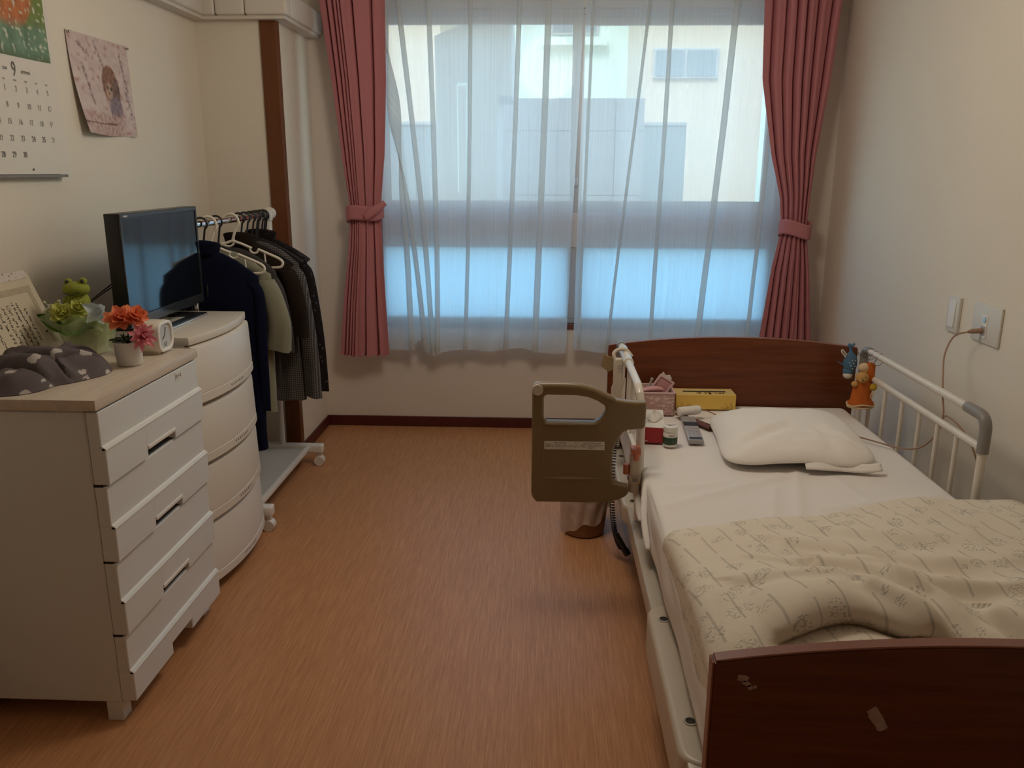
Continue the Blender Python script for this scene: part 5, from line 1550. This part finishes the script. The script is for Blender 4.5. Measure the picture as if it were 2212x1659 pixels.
# red tissue box
rb = thing('tissue_box', 'red and white tissue box behind the jar on the bed edge', 'tissue box', (.395, 2.84, ZB))
A = math.radians(4)
Mr = Matrix.Translation((.384, 2.855, 0)) @ Matrix.Rotation(math.radians(-6), 4, 'Z')
def rbx(*a, **k): return MB().box(*a, mat=Mr, **k)
fin('box', rbx(-.045, .045, -.112, .112, ZB, ZB + .056, bev=.0015, seg=1), M['redcard'], rb, smooth=0)
fin('top_panel', rbx(-.0445, .0445, -.1115, .1115, ZB + .056, ZB + .0566), M['paper'], rb, smooth=0)
fin('side_panel', rbx(-.0456, -.045, -.108, .108, ZB + .002, ZB + .052), M['orange'], rb, smooth=0)
q = MB(); e1, e2 = Mr.to_3x3() @ X, Mr.to_3x3() @ Y
q.text('YES', .030, Mr @ Vector((-.018, -.045, ZB + .0567)), e2 * -1, e1, 'CENTER', .8)
q.text('soft', .014, Mr @ Vector((.02, .075, ZB + .0567)), e1, e2, 'CENTER', .9)
fin('lettering', q, M['ink2'], rb, smooth=0)
q = MB(); q.box(-.040, -.012, -.1127, -.1121, ZB + .006, ZB + .0085, mat=Mr)
fin('small_print', q, M['paper'], rb, smooth=0)
def tis(u, v):
    a = 2 * math.pi * u
    r = (.028 + .016 * v) * (1 + .25 * math.sin(3 * a) * v)
    return Mr @ Vector((.006 + r * .55 * math.cos(a) * (1 - .5 * v), .010 + r * 1.4 * math.sin(a), ZB + .0568 + .022 * v * (1 - .75 * v) + .004 * math.sin(4 * a) * v))
b = MB(); b.grid(lambda u, v: tis(u, 1 - v) if False else Mr @ Vector(((.030 * v * math.cos(2 * math.pi * u)) * (1 + .2 * math.sin(6 * math.pi * u)) + .008, .050 * v * math.sin(2 * math.pi * u) * (1 + .15 * math.cos(8 * math.pi * u)), ZB + .058 + .022 * (1 - v) ** .6 * (1 + .4 * math.sin(4 * math.pi * u)) + .002)), 40, 8, close_u=True)
fin('tissue', b, M['tissue'], rb, smooth=80)
# jar
jr = thing('supplement_jar', 'white screw-top jar with dark green label on the bed', 'jar', (.434, 2.725, ZB))
JC = Vector((.434, 2.722, ZB))
fin('jar_body', MB().lathe([(0, 0), (.0225, 0), (.0245, .003), (.0245, .046), (.0225, .050), (.0225, .054), (0, .054)], JC, 28), M['white'], jr)
fin('label_band', MB().lathe([(.0246, .008), (.0249, .0085), (.0249, .0335), (.0246, .034)], JC, 28), M['jargreen'], jr)
fin('lid', MB().lathe([(0, .071), (.0225, .071), (.0245, .069), (.0245, .054), (.022, .0535), (0, .0535)], JC, 28), M['white'], jr)
q = MB()
for k, (a, c, r_) in enumerate(((.010, .004, .008), (-.008, .006, .007), (.002, -.008, .009), (-.004, -.001, .005))):
    q.tube([JC + Vector((a + r_ * math.cos(t), c + r_ * .6 * math.sin(t), .0712)) for t in (0, .8, 1.6, 2.4, 3.2)], .0011, 5)
q.box(JC.x - .008, JC.x + .012, JC.y - .0248, JC.y - .0240, ZB + .040, ZB + .043)
fin('lid_print', q, M['ink2'], jr, smooth=0)
# tv remote
rm = thing('television_remote', 'grey television remote with dark band lying on the sheet', 'remote', (.533, 2.88, ZB))
Mm = Matrix.Translation((.534, 2.880, ZB)) @ Matrix.Rotation(math.radians(-3.5), 4, 'Z')
fin('case', MB().box(-.0265, .0265, -.150, .140, .0015, .018, .005, 2, mat=Mm), M['silver'], rm)
fin('dark_band', MB().box(-.0255, .0255, .015, .062, .018, .0186, mat=Mm), M['blackp'], rm, smooth=0)
fin('sensor_window', MB().box(-.022, .022, -.143, -.118, .018, .0186, mat=Mm), M['blackp'], rm, smooth=0)
q = MB()
for i_ in range(4):
    for j_ in range(3): q.box(-.019 + j_ * .014, -.010 + j_ * .014, .072 + i_ * .015, .081 + i_ * .015, .018, .0200, .001, 1, mat=Mm)
for i_ in range(4):
    for j_ in range(3): q.box(-.019 + j_ * .014, -.010 + j_ * .014, -.108 + i_ * .028, -.100 + i_ * .028, .018, .0194, .001, 1, mat=Mm)
fin('buttons', q, M['greyp'], rm, smooth=30)
# wooden stick
d_ = (Vector((.612, 2.896, ZB + .012)) - Vector((.512, 3.075, ZB + .012)))
tag(fin('wooden_stick', MB().tube([Vector((.512, 3.075, ZB + .010)) + d_ * t for t in (0, .3, .6, 1.0)], [.011, .012, .015, .017], 10, sq=(1.1, .5)), M['stick']), 'flat brown wooden stick lying from the basket to the pillow', 'stick')
# nurse-call handset and cord
nc = thing('call_handset', 'white cylindrical call handset lying above the remote', 'handset', (.55, 3.045, ZB))
h0, h1 = Vector((.508, 3.030, ZB + .030)), Vector((.592, 3.058, ZB + .032))
fin('grip', MB().tube([h0, h0.lerp(h1, .04), h0.lerp(h1, .15), h0.lerp(h1, .5), h0.lerp(h1, .85), h1], [.013, .0175, .0185, .0175, .018, .016], 18), M['white'], nc)
fin('strain_relief', MB().tube([h1, h1 + (h1 - h0) * .10], [.0155, .006], 14), M['greyp'], nc)
# it rests on the remote and the stick
fin('cord', MB().tube(catmull([h1 + (h1 - h0) * .08, (.63, 3.068, ZB + .022), (.67, 3.060, ZB + .008), (.72, 3.03, ZB + .005)], 6), .0022, 6), M['cord'], nc)
# call cord from the wall socket
wc = nc
nc['label'] = 'white cylindrical call handset above the remote, its thin beige cord plugged into the wall'
fin('plug', MB().tube([(XR - .012, 2.735, .875), (XR - .040, 2.742, .872), (XR - .050, 2.75, .868)], [.009, .008, .005], 12), M['cord'], wc)
fin('cable', MB().tube(catmull([(XR - .048, 2.75, .868), (1.372, 2.79, .845), (1.335, 2.76, .79), (1.300, 2.68, .735), (1.2825, 2.63, .685), (1.279, 2.60, .625), (1.272, 2.61, .56), (1.25, 2.66, .495), (1.205, 2.705, .4755), (1.15, 2.78, .473), (1.10, 2.84, .474), (1.07, 2.86, .474)], 8), .0028, 7), M['cord'], wc)
fin('cable_loop', MB().tube(catmull([(1.279, 2.612, .60), (1.280, 2.575, .628), (1.300, 2.50, .60), (1.318, 2.44, .53), (1.315, 2.40, .44), (1.30, 2.39, .36), (1.30, 2.42, .25)], 8), .0026, 7), M['cord'], wc)

# ------------------------------------------------------------------ soft toys hanging on the right rail
bp = thing('blue_plush_charm', 'small blue fish plush with white dots hanging at the headboard corner', 'soft toy', (1.178, 3.17, .62))
C0 = Vector((1.180, 3.17, .66))
fin('body', MB().ball(C0 + Vector((0, 0, .003)), (.026, .022, .044)).ball(C0 + Vector((-.004, 0, -.030)), (.021, .019, .022)), M['bluep'], bp, smooth=80)
fin('tail', MB().tube(catmull([C0 + Vector((.0, 0, .035)), C0 + Vector((-.004, 0, .060)), C0 + Vector((-.012, 0, .078))], 5), [.017, .014, .012, .010, .009, .009, .009, .009, .010, .010, .006], 12, sq=(1, .6)).tube(catmull([C0 + Vector((-.004, 0, .066)), C0 + Vector((.010, 0, .080))], 4), [.009, .008, .008, .007, .004], 10, sq=(1, .6)), M['bluep'], bp, smooth=80)
lab(fin('belly', MB().ball(C0 + Vector((-.006, -.004, -.044)), (.018, .017, .014)), M['bluewhite'], bp, smooth=80), 'cream underside')
fin('fin', MB().tube([C0 + Vector((-.020, 0, -.006)), C0 + Vector((-.034, 0, 0)), C0 + Vector((-.050, 0, .008))], [.012, .009, .002], 10, sq=(.9, .35)), M['bluep'], bp, smooth=80)
fin('sewn_loop', MB().tube(catmull([C0 + Vector((-.022, -.01, .028)), C0 + Vector((-.040, -.01, .048)), C0 + Vector((-.036, -.01, .055)), C0 + Vector((-.020, -.01, .036))], 5), .0028, 8), M['bluewhite'], bp)
q = MB()
for dx, dz_ in ((.006, .006), (-.004, -.003), (.012, .016), (0, .018), (.004, -.016), (-.010, .008), (.012, -.006)):
    yy = -.022 * math.sqrt(max(.05, 1 - (dx / .026) ** 2 - ((dz_ - .003) / .044) ** 2))
    q.ball(C0 + Vector((dx, yy, dz_)), .0022, 8, 6)
fin('white_dots', q, M['bluewhite'], bp)
op = thing('orange_plush_charm', 'orange hooded bear plush hanging in front of the blue fish plush', 'soft toy', (1.222, 3.145, .49))
C1 = Vector((1.222, 3.135, .575))
fin('robe', MB().lathe([(0, -.075), (.044, -.074), (.050, -.066), (.048, -.056), (.040, -.050), (.037, -.02), (.031, .018), (.020, .035), (0, .04)], C1, 28, Matrix.Diagonal((1, .7, 1, 1))), M['orangep'], op, smooth=80)
fin('hem_trim', MB().tube([C1 + Vector((.051 * math.cos(t), .036 * math.sin(t), -.066 + .004 * math.sin(3 * t))) for t in np.linspace(0, 2 * math.pi, 25)[:-1]], .0035, 8, closed=True).tube([C1 + Vector((.047 * math.cos(t), .034 * math.sin(t), -.075)) for t in np.linspace(0, 2 * math.pi, 25)[:-1]], .004, 8, closed=True), M['creamp'], op)
hd_ = fin('head', MB().ball(C1 + Vector((-.006, -.006, .040)), (.025, .021, .023)).ball(C1 + Vector((-.012, -.024, .034)), (.012, .010, .010)), M['tanp'], op, smooth=80)
fin('hood', MB().lathe([(0, .052), (.016, .051), (.021, .044), (.022, .0), (.020, -.022), (.0, -.024)], C1 + Vector((.022, .006, .044)), 22, Matrix.Diagonal((1, .9, 1, 1))), M['orangep'], op, smooth=80)
lab(fin('pompom', MB().ball(C1 + Vector((.0, .002, .078)), (.022, .016, .018)), M['creamp'], op, smooth=80), 'pale fleece brim')
fin('ear', MB().ball(C1 + Vector((.004, -.008, .066)), (.008, .005, .008)), M['tanp'], hd_, smooth=80)
fin('face', MB().ball(C1 + Vector((-.016, -.032, .044)), .002, 8, 6).ball(C1 + Vector((-.002, -.029, .048)), .002, 8, 6).ball(C1 + Vector((-.013, -.034, .037)), (.0035, .003, .0025), 8, 6), M['blackp'], hd_)
for dx, dz_, r_ in ((-.034, .016, .013), (.036, .004, .016)):
    fin('paw', MB().ball(C1 + Vector((dx, -.012, dz_)), (r_, r_ * .8, r_ * .9)), M['yellowp'] if dx > 0 else M['tanp'], op, smooth=80)
lab(fin('ribbon_drop', MB().tube(catmull([C1 + Vector((.032, -.024, -.010)), C1 + Vector((.024, -.028, -.028)), C1 + Vector((.030, -.028, -.036)), C1 + Vector((.036, -.026, -.012))], 5), .002, 6), M['creamp'], op), 'thin cream ribbon loop')
fin('care_tag', MB().box(C1.x + .034, C1.x + .040, C1.y - .002, C1.y - .001, C1.z - .095, C1.z - .074), M['paper'], op, smooth=0)
def hang(p0, yy, par):
    fin('string', MB().tube(catmull([p0, (1.24, yy - .002, .68), (RX - .0145, yy, .70), (RX, yy, RZT + .0145), (RX + .0145, yy, .70), (1.262, yy, .672), p0 + Vector((.010, .004, 0))], 5), .0010, 5), M['string'], par)
hang(C1 + Vector((.0, .0, .085)), 3.145, op); hang(C1 + Vector((.02, .0, .090)), 3.095, op); hang(C0 + Vector((.01, 0, .05)), 3.185, bp)

# ------------------------------------------------------------------ wall switch and socket
sw = thing('wall_switch', 'narrow white switch plate on the right wall, left of the socket', 'switch', (XR, 2.95, .83))
fin('plate', MB().box(XR - .012, XR - .0003, 2.908, 2.988, .832, .957, .004, 2), M['plate'], sw)
fin('rocker', MB().box(XR - .0155, XR - .011, 2.928, 2.972, .848, .943, .002, 1), M['white'], sw)
so = thing('wall_socket', 'square white nurse-call socket plate on the right wall with a cord plugged in', 'socket', (XR, 2.725, .83))
fin('plate', MB().box(XR - .009, XR - .0003, 2.640, 2.815, .835, .962, .004, 2), M['plate'], so)
fin('insert', MB().box(XR - .0115, XR - .008, 2.715, 2.752, .850, .928, .002, 1), M['white'], so)
fin('button', MB().tube([(XR - .0150, 2.728, .912), (XR - .0105, 2.728, .912)], .008, 14), M['steel'], so)
fin('jack', MB().box(XR - .0125, XR - .011, 2.720, 2.748, .86, .89), M['greyp'], so, smooth=0)

# ------------------------------------------------------------------ waste bin
wbn = thing('waste_bin', 'small brown waste bin lined with a white plastic bag under the grab panel', 'bin', (.166, 3.035, 0))
BN = Vector((.166, 3.035, 0))
fin('bin', MB().lathe([(0, .002), (.072, .002), (.078, .006), (.098, .225), (.101, .228), (.098, .230), (.094, .225), (.075, .012), (0, .010)], BN, 36), M['bin'], wbn)
def bagf(u, v):
    a = 2 * math.pi * u
    low = .085 - .070 * math.cos(a - 3.7) + .020 * math.sin(3 * a + 1) + .008 * math.sin(7 * a)
    z = lerp(.238, low, v)
    r = .080 + (.020) * (z / .225) + .004 + .007 * abs(nz3(a * 2.4, v * 3, 4)) + .004 * math.sin(11 * a + 5 * v) * v
    return BN + Vector((r * math.cos(a), r * math.sin(a), z))
b = MB(); b.grid(bagf, 90, 14, close_u=True)
fin('bin_bag', b, M['bag'], wbn, smooth=80)
